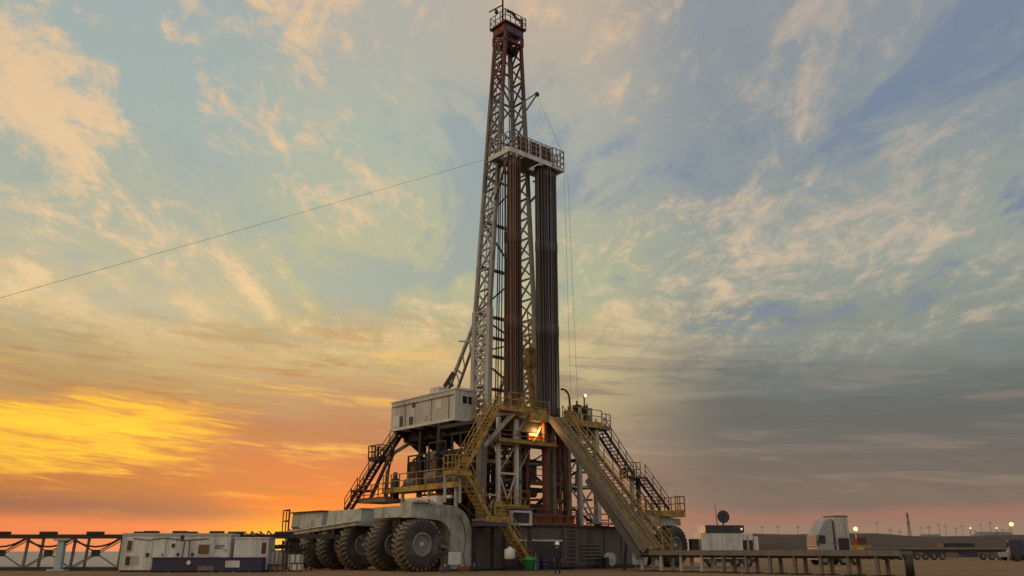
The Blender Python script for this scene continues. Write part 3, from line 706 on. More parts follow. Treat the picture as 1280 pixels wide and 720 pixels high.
MB(o).box((3.85, -1.97, 3.2), (5.95, -1.903, 3.62)).build('landing_edge', 'yellow', t)
MB(o).box((3.9, -1.9, 2.95), (5.9, -.3, 3.25)).build('landing_skirt', 'purple', t)
mb = MB(o); railing(mb, [(4.7, -1.88, 3.45), (5.9, -1.88, 3.45), (5.9, -.3, 3.45)], 1.15, .5, .04, (1., .75, .5, .25)); mb.build('railing', 'yellow', t)
for u in (4.0, 5.6): MB(o).box((u, -.5, .0), (u+.18, -.32, 2.95)).build('landing_post', 'dark', t)
stair_flight(t, o, (8.5, -1.85, .1), (5.6, -1.85, 3.4), W, 'yellow', 'yellow')
for u in (1.0, 2.3): MB(o).beam((u, -1.0, 4.45), (u, -1.0, 6.25), .14).build('landing_post', 'grey', t)

o = (12.3, -5, 0)
t = rig('pipe_ramp', 'wide sloping steel pipe ramp leading from the drill floor down to the catwalk', 'ramp', o)
A, B = Vector((11.7, -.2, 11.25)), Vector((11.7, -9.3, 1.35))
tr = MB(o); 
tr.beam(A+Vector((.55, 0, -.2)), B+Vector((.55, 0, -.2)), .95, .06); tr.build('slide_plate', 'dark', t)
for k in (0, 1.1): MB(o).beam(A+Vector((k, 0, 0)), B+Vector((k, 0, 0)), .12, .5).build('side_beam', 'ramp' if k else 'mast', t)
MB(o).beam(A.lerp(B, .42)+Vector((.05, 0, -.72)), A.lerp(B, .97)+Vector((.05, .3, -.72)), .16, .55).build('under_beam', 'base', t)
for k in (.3, .55, .8): MB(o).beam(A+Vector((k, 0, 0)), B+Vector((k, 0, 0)), .085, .3).build('skid_bar', 'yellow' if k == .55 else 'ramp', t)
for k in range(8):
    q = A.lerp(B, (k+.5)/8); MB(o).beam(q+Vector((-.06, 0, -.3)), q+Vector((1.16, 0, -.3)), .12, .12).build('cross_rib', 'ramp', t)
for f in (.72,): 
    q = A.lerp(B, f); MB(o).beam(q+Vector((1.2, 0, -.5)), (12.7, q.y+.3, .0), .14).build('under_strut', 'dark', t)
o = (13.7, -5, 0)
t = rig('ramp_staircase', 'long steep railed staircase beside the pipe ramp', 'staircase', o)
stair_flight(t, o, (13.15, -9.6, 1.35), (13.15, -.1, 11.3), (.95, 0, 0), 'ramp', 'yellow')
MB(o).box((13.1, -10.4, 1.15), (14.2, -9.6, 1.33)).build('foot_plate', 'ramp', t)

o = (22.5, 1, 0)
t = rig('right_staircase', 'dark two-flight staircase on the right side of the rig floor', 'staircase', o)
W = (0, 1.0, 0)
MB(o).box((17.88, .1, 11.0), (19.0, 1.6, 11.15)).build('top_landing', 'mast', t)
mb = MB(o); railing(mb, [(17.95, .12, 11.15), (18.95, .12, 11.15)], 1.15, .5, .04); mb.build('railing', 'mast', t)
stair_flight(t, o, (22.1, .5, 7.5), (18.6, .5, 11.0), W, 'dark', 'mast')
MB(o).box((22.0, .4, 7.3), (23.8, 1.7, 7.45)).build('mid_landing', 'mast', t)
mb = MB(o); railing(mb, [(22.4, 1.68, 7.45), (23.8, 1.68, 7.45), (23.8, 1.2, 7.45)], 1.3, .6, .04); mb.build('railing', 'yellow', t)
stair_flight(t, o, (26.6, .5, 4.75), (23.6, .5, 7.4), W, 'dark', 'mast')
MB(o).box((24.6, -.4, 4.15), (27.7, 1.9, 4.6)).build('end_platform', 'yellow', t)
mb = MB(o); railing(mb, [(26.4, -.38, 4.6), (27.65, -.38, 4.6), (27.65, 1.85, 4.6), (25, 1.85, 4.6)], 1.3, .8, .045); mb.build('railing', 'yellow', t)
for u, m in ((22.4, 'tank'), (23.2, 'dark'), (25.6, 'mast')): MB(o).box((u, 1.0, 3.2 if u < 25 else 4.0), (u+.3, 1.3, 7.3 if u < 25 else 4.15)).build('landing_post', m, t)
MB(o).beam((22.5, 1.1, 7.2), (25.6, 1.1, 4.4), .09).build('landing_brace', 'dark', t)
mb = MB(o); railing(mb, [(20.5, .6, 7.0), (22.3, .6, 7.0)], .9, .8, .06, (1.,), 0); mb.build('pipe_bracket', 'dark', t)
MB(o).box((21.5, .6, 4.0), (25.3, 2.4, 4.3)).build('lower_deck', 'mast', t)
mb = MB(o); railing(mb, [(20.8, .5, 4.3), (25.4, .5, 4.3)], 1.2, .9, .04, (1., .5)); mb.build('railing', 'mast', t)

o = (5, 13, 4)
t = rig('left_staircase', 'steep dark caged stairs from the far end of the cabin down to the dollies', 'staircase', o)
W = (0, .9, 0)
stair_flight(t, o, (5.2, 13.0, 8.7), (6.9, 13.0, 11.1), W, 'dark', 'dark')
MB(o).box((4.2, 12.6, 8.5), (5.6, 14.2, 8.68)).build('landing', 'dark', t)
mb = MB(o); railing(mb, [(5.4, 12.62, 8.68), (4.2, 12.62, 8.68), (4.2, 14.2, 8.68), (5.4, 14.2, 8.68)], 1.1, .5, .045); mb.build('railing', 'dark', t)
stair_flight(t, o, (3.3, 13.0, 6.1), (4.9, 13.0, 8.6), W, 'dark', 'dark')
MB(o).box((2.6, 12.7, 5.9), (3.7, 14.1, 6.08)).build('landing', 'dark', t)
stair_flight(t, o, (2.0, 13.0, 4.3), (3.1, 13.0, 6.0), W, 'dark', 'rust')
MB(o).tube((6.2, 12.8, 10.6), (3.4, 12.4, 5.2), .16, n=8).build('support_leg', 'dark', t)
MB(o).path([(8.2, 12.2, 9.9), (7.2, 12.6, 10.1), (5.8, 12.8, 9.2), (5.2, 12.7, 7.6), (5.0, 12.6, 5.2)], .16, 8).build('exhaust_pipe', 'mast', t)

# ================================================================== CATWALK
o = (12.9, -17, 0)
t = rig('pipe_catwalk', 'long low steel catwalk on legs reaching right from the foot of the ramp', 'catwalk', o)
MB(o).box((12.0, -26.5, 1.12), (13.4, -8.4, 1.3)).build('walkway_deck', 'mast', t)
MB(o).box((11.92, -26.5, 1.05), (11.997, -8.4, 1.36)).build('edge_beam', 'mast', t)
v = -8.6; i = 0
while v > -26.6:
    m = 'grey' if v > -15 else 'mast'
    for u in (12.05, 13.2):
        MB(o).box((u, v-.09, .0), (u+.17, v+.09, 1.12)).build('leg', m, t)
        MB(o).box((u-.2, v-.2, .0), (u+.4, v+.2, .07)).build('foot', 'dark', t)
    v -= 1.65
MB(o).box((12.2, -26.3, .9), (12.35, -8.6, 1.1)).build('stringer', 'dark', t)
MB(o).tube((12.3, -26.75, .02), (12.3, -26.75, 1.15), .22, n=14).build('end_bumper', 'dark', t)

# ================================================================== ITEMS ON THE FLOOR
o = (16.6, .8, FZ)
t = rig('floor_lamp_post', 'short post with a round white lamp on the right corner of the drill floor', 'lamp post', o)
MB(o).tube(o, (16.6, .8, FZ+2.2), .07, n=8).build('post', 'dark', t)
MB(o).lathe([(.02, -.2), (.17, -.12), (.2, 0), (.17, .12), (.02, .2)], (16.6, .8, FZ+2.35), n=14).build('lamp_globe', 'helmet', t)
MB(o).box((16.45, .6, FZ+.9), (16.8, 1.0, FZ+1.5)).build('junction_box', 'dark', t)
o = (15.0, 1.0, FZ)
t = rig('kelly_hose', 'black hose bent over in a hoop beside the dark pipe bundle', 'hose', o)
MB(o).path([(14.3, 1.2, FZ+2.7)]+[(14.5+.75*math.sin(R(a)), 1.2, FZ+1.95+.8*math.cos(R(a))) for a in range(0, 91, 15)]+[(15.3, 1.2, FZ+.9), (15.3, 1.2, FZ)], .085, 8).build('hose', 'dark', t)
for u, h, w, m, lb in ((15.7, 1.5, .45, 'dark', 'dark upright winch cabinet on the floor beside the hose hoop'), (16.9, 1.35, .6, 'mast', 'squat brown pump unit behind the right floor railing'), (14.7, .95, .5, 'yellow', 'low yellow tool box by the dark pipe bundle')):
    o = (u, .7, FZ); t = rig('floor_cabinet', lb, 'cabinet', o)
    MB(o).box((u-w/2, .5, FZ+.1), (u+w/2, 1.1, FZ+h)).build('case', m, t)
    MB(o).box((u-w/2-.05, .45, FZ), (u+w/2+.05, 1.15, FZ+.1)).build('plinth', 'dark', t)
    MB(o).tube((u, .8, FZ+h), (u, .8, FZ+h+.35), .07, n=8).build('vent', 'dark', t)
    MB(o).box((u-w*.3, .485, FZ+h*.5), (u+w*.3, .499, FZ+h*.85)).build('door', 'lgrey', t)
o = (13.2, 3.0, FZ)
t = rig('iron_roughneck', 'yellow pipe-handling tool hanging inside the mast by the pipes', 'pipe tool', o)
MB(o).beam((13.0, 3.0, FZ+.0), (12.4, 3.0, FZ+4.6), .4, .35).build('arm', 'yellow', t)
MB(o).box((12.1, 2.7, FZ+4.6), (12.9, 3.3, FZ+6.2)).build('head', 'yellow', t)
MB(o).tube((12.5, 3.0, FZ+6.2), (12.3, 3.1, FZ+9.5), .06, n=6).build('hanger', 'yellow', t)

o = (10.9, .9, 10.0)
t = rig('floodlight', 'glowing orange floodlight box fixed under the drill floor', 'floodlight', o)
MB(o).box((10.3, .95, 9.6), (12.4, 1.0, 10.9)).build('reflector_panel', 'orange', t)
MB(o).box((10.5, .70, 9.95), (10.75, .94, 10.7)).build('lamp_tube', 'floorlamp', t)
MB(o).box((10.95, .70, 9.95), (11.2, .94, 10.7)).build('lamp_tube', 'floorlamp', t)
def plight(name, loc, e, c, r=.2):
    l = bpy.data.lights.new(name, 'POINT'); l.energy = e; l.color = c; l.shadow_soft_size = r
    ob = bpy.data.objects.new(name, l); col.objects.link(ob); ob.location = loc
plight('floor_lamp_light', rw(10.9, .35, 10.3), 120, (1, .48, .14), .25)
plight('pole_lamp_light', rw(16.6, .5, FZ+2.4), 20, (1, .8, .5), .2)

# ================================================================== PEOPLE
def person(name, label, loc, yaw, pts_pose, helmet='helmet'):
    J, E, rad = pts_pose
    me = bpy.data.meshes.new('person'); me.from_pydata(J, E, []); 
    o = bpy.data.objects.new(name, me); col.objects.link(o)
    md = o.modifiers.new('Skin', 'SKIN'); md.use_smooth_shade = True
    sd = o.modifiers.new('Sub', 'SUBSURF'); sd.levels = sd.render_levels = 2
    for v, r in zip(me.skin_vertices[0].data, rad):
        v.radius = r if isinstance(r, tuple) else (r, r)
    me.skin_vertices[0].data[0].use_root = True
    dg = bpy.context.evaluated_depsgraph_get(); dg.update()
    ev = o.evaluated_get(dg); nm = bpy.data.meshes.new_from_object(ev)
    o.modifiers.clear(); o.data = nm
    for k in ('cover', 'skin', 'boot'): nm.materials.append(M[k])
    for p in nm.polygons:
        p.use_smooth = True; c = p.center
        if c.z > 1.47: p.material_index = 1
        elif c.z < .12: p.material_index = 2
        elif abs(c.x) > .2 and c.z < .86: p.material_index = 1
    o.location = loc; o.rotation_euler = (0, 0, yaw)
    tag(o, label, 'person')
    h = MB().lathe([(.155, 0), (.15, .03), (.125, .06), (.12, .11), (.09, .17), (.03, .2)], (0, .0, 1.67), n=16).build('helmet', helmet, o)
    MB().prism([(-.1, -.12), (.1, -.12), (.08, -.2), (-.08, -.2)], 2, 1.665, 1.69).build('brim', helmet, h)
    # face: eyes, nose, mouth, ears
    for sx in (-1, 1):
        MB().lathe([(.003, -.01), (.014, 0), (.003, .012)], (sx*.035, -.098, 1.625), axis=1, n=8).build('eye', 'boot', o)
        MB().lathe([(.005, -.012), (.03, 0), (.005, .012)], (sx*.092, 0, 1.61), axis=0, n=8).build('ear', 'skin', o)
    MB().prism([(-.095, 1.63), (-.13, 1.585), (-.095, 1.58)], 0, -.014, .014).build('nose', 'skin', o)
    return o
J = [(0, 0, .95), (0, 0, 1.15), (0, 0, 1.36), (0, 0, 1.47), (0, -.01, 1.54), (0, -.015, 1.62), (0, -.01, 1.72),   # 0-6
     (.17, 0, 1.40), (.25, .02, 1.12), (.27, -.04, .88), (.275, -.06, .79),                                       # 7-10
     (-.17, 0, 1.40), (-.26, .04, 1.13), (-.24, -.06, .90), (-.235, -.09, .81),                                   # 11-14
     (.095, 0, .88), (.11, -.03, .5), (.12, .06, .09), (.13, -.12, .05),                                          # 15-18
     (-.095, 0, .88), (-.12, .05, .5), (-.12, .08, .09), (-.14, -.10, .05)]
E_ = [(0, 1), (1, 2), (2, 3), (3, 4), (4, 5), (5, 6), (2, 7), (7, 8), (8, 9), (9, 10), (2, 11), (11, 12), (12, 13), (13, 14), (0, 15), (15, 16), (16, 17), (17, 18), (0, 19), (19, 20), (20, 21), (21, 22)]
RD = [(.16, .12), (.155, .11), (.17, .12), .07, .07, (.088, .1), .075, .075, .055, .042, .035, .075, .055, .042, .035, .095, .072, .05, .045, .095, .072, .05, .045]
# five short separate fingers on each hand
def hand(J, E_, RD, w, sx):
    base = J[w]
    k = len(J)
    for f in range(5):
        if f < 4:
            r0 = (base[0], base[1]-.03+f*.02, base[2]-.05); r1 = (base[0]-sx*.01, r0[1], r0[2]-.05-.006*(f in (1, 2)))
        else:
            r0 = (base[0]-sx*.02, base[1]-.05, base[2]-.01); r1 = (base[0]-sx*.03, base[1]-.07, base[2]-.045)
        J += [r0, r1]; RD += [.011, .008]; E_ += [(w, k), (k, k+1)]; k += 2
hand(J, E_, RD, 10, 1); hand(J, E_, RD, 14, -1)
person('person', 'worker in dark overalls and white hard hat standing before the base box', (2.68, 52.5, 0), R(12), (J, E_, RD))

# ================================================================== ITEMS ON THE GROUND BY THE RIG
def rigitem(name, label, cat, u, v, yaw=YAW, z=0): return thing(name, label, cat, rw(u, v, z), yaw)
t = rigitem('rubbish_bin', 'bright green round plastic bin at the foot of the yellow stairs', 'bin', 7.3, -1.2-1.3)
MB().lathe([(.36, 0), (.46, .7), (.5, .72), (.5, .8), (.44, .8), (.36, .3)], (0, 0, 0), n=20).build('bin_body', 'green', t)
MB().lathe([(.44, .8), (.44, .84), (.3, .9), (.02, .93)], (0, 0, 0), n=20).build('lid', 'green', t)
t = rigitem('water_tank', 'white upright water tank on a dark stand left of the green bin', 'water tank', 5.6, -2.4)
MB().lathe([(.04, .75), (.34, .78), (.38, .85), (.38, 1.35), (.34, 1.42), (.12, 1.52), (.1, 1.6)], (0, 0, 0), n=20).build('tank_body', 'white', t)
for sx in (-1, 1):
    for sy in (-1, 1): MB().beam((sx*.25, sy*.25, 0), (sx*.22, sy*.22, .78), .06).build('leg', 'dark', t)
MB().box((-.32, -.32, .35), (.32, .32, .4)).build('shelf', 'dark', t)
MB().tube((0, -.36, .85), (0, -.47, .82), .03).build('tap', 'dark', t)
t = rigitem('notice_board', 'small white panel on two short posts beside the nearest tyre', 'panel', 2.0, -.9)
MB().box((-.5, -.02, .45), (.5, .02, 1.25)).build('panel', 'white', t)
for k in range(4): MB().box((-.46, -.034, .56+k*.17), (.46, -.022, .59+k*.17)).build('rib', 'lgrey', t)
for sx in (-.4, .4): MB().box((sx-.04, .022, 0), (sx+.04, .08, 1.2)).build('post', 'dark', t)
for i, (u, v, m, lb) in enumerate(((9.5, -.75, 'blue', 'blue steel drum before the dark opening of the base box'), (10.5, -.6, 'navy', 'very dark blue drum standing right of the bright blue drum'))):
    t = rigitem('oil_drum', lb, 'drum', u, v)
    MB().lathe([(.29, 0), (.3, .02), (.29, .05), (.29, .28), (.305, .3), (.29, .32), (.29, .58), (.305, .6), (.29, .62), (.29, .86), (.3, .88), (.28, .88), (.27, .86)], (0, 0, 0), n=22).build('drum_body', m, t)
    MB().lathe([(.04, .862), (.04, .885)], (.15, 0, 0), n=10).build('bung', 'lgrey', t)
t = rigitem('pump_unit', 'round grey hose reel and pump standing by the pipe bank of the base', 'pump', 17.0, -.95)
MB().box((-.6, -.35, 0), (.7, .35, .15)).build('skid', 'dark', t)
MB().lathe([(.5, -.2), (.5, -.14), (.2, -.12), (.2, .12), (.5, .14), (.5, .2)], (.2, 0, .7), axis=1, n=22).build('reel', 'grey', t)
MB().box((-.55, -.25, .15), (-.15, .25, .85)).build('motor', 'dark', t)
MB().tube((.2, -.35, .7), (.2, .35, .7), .06).build('axle', 'lgrey', t)
t = rigitem('hoop_barrier', 'low thin steel hoop barrier beside the pump', 'barrier', 18.6, -.9)
for x in (-.6, .6): MB().tube((x, 0, 0), (x, 0, 1.0), .035).build('post', 'mast', t)
for z in (1.0, .5): MB().tube((-.6, 0, z), (.6, 0, z), .03).build('rail', 'mast', t)
for i, (u, v, m, lb) in enumerate(((2.7, -1.0, 'rust', 'rusty red valve block lying right of the white panel'), (1.0, -1.2, 'purple', 'dark purple valve block lying at the foot of the nearest tyre'), (3.7, -.9, 'dark', 'black valve block with a handwheel at the foot of the gooseneck arch'))):
    t = rigitem('valve_block', lb, 'valve', u, v, YAW+.3*i)
    MB().box((-.35, -.2, 0), (.35, .2, .32)).build('block', m, t)
    MB().tube((-.5, 0, .16), (.5, 0, .16), .13, n=10).build('flange', m, t)
    MB().tube((0, 0, .32), (0, 0, .55), .04).build('stem', 'lgrey', t)
    MB().lathe([(.14, .52), (.17, .54), (.14, .56)], (0, 0, 0), n=14).build('handwheel', m, t)
t = rigitem('cable_coil', 'thick black hose lying in a loose coil before the base box', 'hose', 12.0, -1.3)
MB().path([(.6*math.cos(a*.35)*(1+.01*a), .5*math.sin(a*.35)*(1+.01*a), .06+.003*a) for a in range(60)], .05).build('hose_loop', 'dark', t)

# ================================================================== WIRES
def cable(name, label, pts, r, m='cable'):
    o = Vector(pts[-1]); mb = MB(o); mb.path(pts, r, 5); ob = mb.build(name, m); ob.location = o
    return tag(ob, label, 'cable')
a = rw(8.3, 3.3, 33.9); b = Vector((-47.5, 27.0, .0)); mid = []
for k in range(25):
    t_ = k/24; p = a.lerp(b, t_); p.z += .9*4*t_*(1-t_)*0-.15*4*t_*(1-t_); mid.append(p)
cable('guy_wire', 'long thin guy wire slanting from the mast platform down to the left', mid, .011)
for i, (u0, v0, z0, u1, v1, z1, lb) in enumerate(((14.35, .4, 33.6, 14.5, .3, 13.5, 'thin hanging line close beside the dark pipe bundle'), (14.9, .5, 33.4, 15.2, .2, 12.6, 'outermost thin hanging line right of the dark pipe bundle'), (13.6, 3.0, 41.8, 14.35, .6, 35.4, 'short slack line from the mast arm to the basket'))):
    cable('hoist_line', lb, [rw(u0+(u1-u0)*k/8, v0+(v1-v0)*k/8, z0+(z1-z0)*k/8) for k in range(9)], .011)

# ================================================================== LEFT: TRUSS, CABINS, CLUTTER
o = (-30, 62.5, 0)
t = thing('lattice_truss', 'long low brown lattice truss lying on the ground at the left', 'truss', o)
def tb(p, q, w, nm, m='rust'): MB(o).beam(p, q, w).build(nm, m, t)
for y in (62, 64.0):
    MB(o).beam((-48, y, 2.3), (-12.5, y, 2.3), .24, .26).build('top_chord', 'dark', t)
    MB(o).beam((-48, y, .12), (-26, y, .12), .2, .2).build('bottom_chord', 'dark', t)
xs = [-47.2+3.3*i for i in range(10)]
for i, x in enumerate(xs):
    for y in (62, 64.0): tb((x, y, .1), (x+.12, y, 2.2), .15, 'post', 'mast')
    tb((x, 62, 2.2), (x, 64, 2.2), .12, 'cross_tie', 'mast')
    if i+1 < len(xs) and x < -27:
        for y in (62,):
            tb((x+.22, y, .2), (xs[i+1]+.0, y, 1.98), .06, 'diagonal', 'mast'); tb((x, y, .2), (xs[i+1], y, 2.15), .08, 'diagonal', 'mast'); tb((xs[i+1], y, .2), (x, y, 2.15), .08, 'diagonal', 'mast')
        MB(o).box(((x+xs[i+1])/2-.28, 61.93, .95), ((x+xs[i+1])/2+.28, 62.07, 1.4)).build('gusset', 'dark', t)
        MB(o).path([(x+(xs[i+1]-x)*k/8, 61.8, 2.15-.55*4*(k/8)*(1-k/8)) for k in range(9)], .07).build('hose', 'dark', t)
    MB(o).box((x+.9, 61.8, 2.43), (x+1.9, 62.4, 2.62)).build('clamp', 'dark', t)
t = thing('pipe_support', 'teal grey steel support post under the lying truss', 'support', (-31.2, 61.4, 0))
MB().box((-.22, -.2, .12), (.22, .2, 2.0)).build('post', 'roof', t)
MB().box((-.6, -.4, 0), (.6, .4, .12)).build('foot', 'roof', t)
MB().box((-.5, -.3, 2.0), (.5, .3, 2.12)).build('cap', 'roof', t)

yawc = R(5)
t = thing('site_cabin', 'white steel site cabin with two small dark windows at its left end', 'cabin', (-22.25, 59.6, 0), yawc)
t.scale = (.93, 1, 1)
MB().box((-3.75, -1.1, .12), (3.75, 1.3, 2.28)).build('cabin_wall', 'white', t)
MB().box((-3.8, -1.15, 2.281), (3.8, 1.35, 2.44)).build('roof', 'roof', t)
MB().box((-3.7, -1.0, 0), (3.7, 1.2, .118)).build('skid', 'dark', t)
for k in range(1, 14): MB().box((-3.75+k*.53, -1.118, .16), (-3.75+k*.53+.045, -1.101, 2.26)).build('wall_rib', 'white', t)
for x, z, w, h in ((-3.35, 1.35, .32, .6), (-3.35, .42, .32, .55), (1.55, 1.12, .75, .6)):
    f = MB().box((x-.06, -1.15, z-.06), (x+w+.06, -1.121, z+h+.06)).build('window', 'lgrey', t)
    MB().box((x, -1.165, z), (x+w, -1.151, z+h)).build('pane', 'glass' if x < 0 else 'brownglass', f)
dr = MB().box((-1.6, -1.14, .15), (-.75, -1.121, 2.1)).build('door', 'white', t)
MB().box((-.92, -1.17, 1.0), (-.84, -1.141, 1.15)).build('handle', 'dark', dr)
for x, z, s in ((.1, 1.0, .16), (-.3, 1.55, .2), (-2.0, .95, .2), (.6, .55, .3), (1.1, 1.0, .16), (.25, 2.05, .22)):
    MB().box((x, -1.18, z), (x+s, -1.121, z+s*1.2)).build('wall_fitting', 'dark', t)
MB().beam((.45, -1.14, .4), (.55, -1.14, 1.9), .05).build('drain_pipe', 'dark', t)
for x in (-2.75, 2.75): 
    lv = MB()
    for k in range(6): lv.box((x-.3, -1.135, .5+k*.09), (x+.3, -1.121, .54+k*.09))
    lv.build('louvre', 'grey', t)
for x in (-3.74, 3.66): MB().box((x, -1.14, .12), (x+.08, -1.102, 2.27)).build('corner_post', 'lgrey', t)
MB().path([(-3.0, -1.14, 2.1), (-1.9, -1.15, 2.0), (-.6, -1.14, 2.12), (.5, -1.15, 1.98), (2.2, -1.14, 2.1)], .025, 5).build('wall_cable', 'dark', t)
MB().path([(.9, -1.15, 2.0), (.92, -1.16, 1.2), (1.0, -1.2, .5), (1.2, -1.4, .03)], .03, 5).build('wall_cable', 'dark', t)
for a, b_ in (((-1.66, 2.1), (-.69, 2.16)), ((-1.66, .15), (-1.6, 2.1)), ((-.75, .15), (-.69, 2.1))): MB().box((a[0], -1.15, a[1]), (b_[0], -1.122, b_[1])).build('door_frame', 'grey', t)
lg = MB()
for q in range(5): lg.path([(2.75+q*.13+.06*math.cos(R(a)), -1.128, 1.62+.07*math.sin(R(a))) for a in range(0, 331, 30)], .014, 4)
lg.path([(2.65+k*.12, -1.128, 1.48+.05*math.sin(k*.6)-.012*k) for k in range(9)], .016, 4)
lg.build('painted_mark', 'navy', t)
for x in (-2.6, -.6, 2.0): MB().box((x, -.4, 2.441), (x+.9, .3, 2.6)).build('roof_vent', 'dark', t)
t = thing('site_cabin', 'second white cabin with a lower roof, dark window at its right end', 'cabin', (-17.35, 60.0, 0), yawc)
t.scale = (.8, 1, 1)
MB().box((-1.5, -1.0, .12), (1.3, 1.3, 2.1)).build('cabin_wall', 'white', t)
MB().box((-1.52, -1.05, 2.101), (1.35, 1.35, 2.2)).build('roof', 'white', t)
MB().box((-1.4, -.9, 0), (1.2, 1.2, .118)).build('skid', 'dark', t)
MB().box((.75, -1.03, 1.15), (1.1, -1.003, 1.85)).build('window', 'glass', t)
for k in range(1, 6): MB().box((-1.5+k*.46, -1.018, .16), (-1.46+k*.46, -1.001, 2.08)).build('wall_rib', 'white', t)
rr = random.Random(5)
t2 = thing('cable_bundle', 'untidy heap of black cable and brackets on the lower cabin roof', 'cables', (-17.3, 60.2, 2.2), yawc)
for k in range(9):
    x = -1.1+k*.25
    MB().path([(x, rr.uniform(-.6, .4), 0.02), (x+rr.uniform(-.1, .3), 0, rr.uniform(.2, .42)), (x+.4, rr.uniform(-.5, .3), .05)], .05).build('cable', 'dark', t2)
t = thing('fuel_tank', 'long navy blue fuel tank skid in front of the white cabins', 'tank', (-19.6, 58.0, 0), yawc)
MB().box((-3.5, -.7, .1), (3.4, .5, .85)).build('tank_body', 'navy', t)
MB().box((-3.55, -.75, .851), (3.45, .55, .92)).build('top_rim', 'navy', t)
MB().box((-3.4, -.6, 0), (3.3, .4, .1)).build('skid', 'dark', t)
MB().box((1.1, -.74, .3), (2.0, -.702, .72)).build('panel', 'lgrey', t)
MB().box((-.6, -.74, .12), (.4, -.702, .4)).build('step', 'mast', t)
MB().lathe([(.14, 0), (.14, .1)], (-1.2, -.8, .6), axis=1, n=14).build('filler_cap', 'lgrey', t)
for i, (x, y, w, d, h, m, lb) in enumerate(((-16.0, 60.5, .7, .7, 1.3, 'lgrey', 'pale upright crate right of the white cabins'), (-15.4, 60.9, .6, .6, 1.2, 'crate', 'brown timber crate between two pale crates'), (-14.7, 60.6, .9, .7, 1.1, 'lgrey', 'wider pale crate with a dark top near the far tyre'), (-15.7, 59.6, 1.0, .6, .4, 'crate', 'low timber pallet crate before the upright crates'), (-14.4, 59.8, .8, .6, .5, 'white', 'small white crate by the foot of the farthest tyre'))):
    t = thing('crate', lb, 'crate', (x, y, 0), rr.uniform(-.2, .2), 'crates beside the cabins')
    MB().box((-w/2, -d/2, .1), (w/2, d/2, h)).build('crate_body', m, t)
    MB().box((-w/2-.03, -d/2-.03, h+.001), (w/2+.03, d/2+.03, h+.06)).build('lid', 'dark', t)
    for sx in (-1, 1): MB().box((sx*w*.35-.05, -d/2, 0), (sx*w*.35+.05, d/2, .099)).build('runner', 'dark', t)
    for sx in (-1, 0, 1): MB().box((sx*w*.4-.04, -d/2-.025, .12), (sx*w*.4+.04, -d/2-.002, h-.02)).build('batten', 'crate' if m != 'crate' else 'dark', t)
for i in range(9):
    x = -17.0+i*.36; y = 62.6+rr.uniform(-.2, .2); h = 2.1+rr.uniform(-.35, .5)
    t = thing('steel_stake', 'dark steel stake with a clamp in the row behind the crates', 'stake', (x, y, 0), rr.uniform(-.5, .5), 'stakes behind the crates')
    MB().beam((0, 0, 0), (rr.uniform(-.12, .12), 0, h), .1).build('shaft', 'dark', t)
    MB().box((-.22, -.1, h*.72), (.25, .1, h*.86)).build('clamp', 'dark', t)

# ================================================================== RIGHT: TRAILER CABIN, TRUCK, FAR THINGS
def wx(px, y): return (px-640)/1110*y
o = (wx(902, 76), 76, 0)
t = thing('trailer_cabin', 'pale equipment trailer with a black satellite dish on its dark roof rack', 'trailer', o, R(4))
MB().box((-2.0, -1.0, .7), (1.55, 1.2, 2.78)).build('cabin_wall', 'lgrey', t)
for x in (-1.2, -.2, .7): MB().box((x, -1.02, .75), (x+.05, -1.002, 2.7)).build('wall_seam', 'grey', t)
MB().box((-1.6, -1.05, 2.79), (1.75, 1.1, 3.42)).build('roof_rack', 'dish', t)
MB().box((-2.1, -.9, .4), (2.9, 1.1, .69)).build('chassis', 'dark', t)
for x in (-1.2, 0.9, 1.9):
    w = MB().lathe([(.2, -.15), (.45, -.13), (.45, .13), (.2, .15)], (x, -.8, .45), axis=1, n=18).build('wheel', 'rubber', t)
    MB().lathe([(.2, -.17), (.2, -.151)], (x, -.8, .45), axis=1, n=14).build('rim', 'rim', w)
for x0, x1, h in ((1.6, 2.05, 2.7), (2.12, 2.55, 2.75), (2.62, 3.0, 2.5)):
    MB().box((x0, -.8, .7), (x1, .6, h)).build('gas_cabinet', 'lgrey', t)
MB().box((1.64, -.83, .9), (2.0, -.802, 2.2)).build('cabinet_door', 'dark', t)
MB().box((2.17, -.83, .9), (2.5, -.802, 2.2)).build('cabinet_door', 'dark', t)
ds = MB().lathe([(.05, .1), (.3, .06), (.52, -.04), (.54, -.06), (.5, -.07), (.05, .04)], (.35, 0, 4.15), axis=1, n=24).build('satellite_dish', 'dish', t)
MB().tube((.35, .1, 3.42), (.35, .1, 4.15), .06).build('dish_post', 'dark', ds)
MB().tube((.35, 0, 4.15), (.35, -.5, 4.05), .025).build('feed_arm', 'dark', ds)
MB().tube((-.15, .2, 3.42), (-.25, .2, 5.3), .04, .02).build('antenna', 'dark', t)
MB().lathe([(.02, -.09), (.09, 0), (.02, .09)], (1.5, -1.15, 3.1), n=12).build('lamp', 'lamp_w', t)
MB().box((-2.7, -.6, 1.3), (-2.1, .4, 2.3)).build('air_unit', 'dark', t)

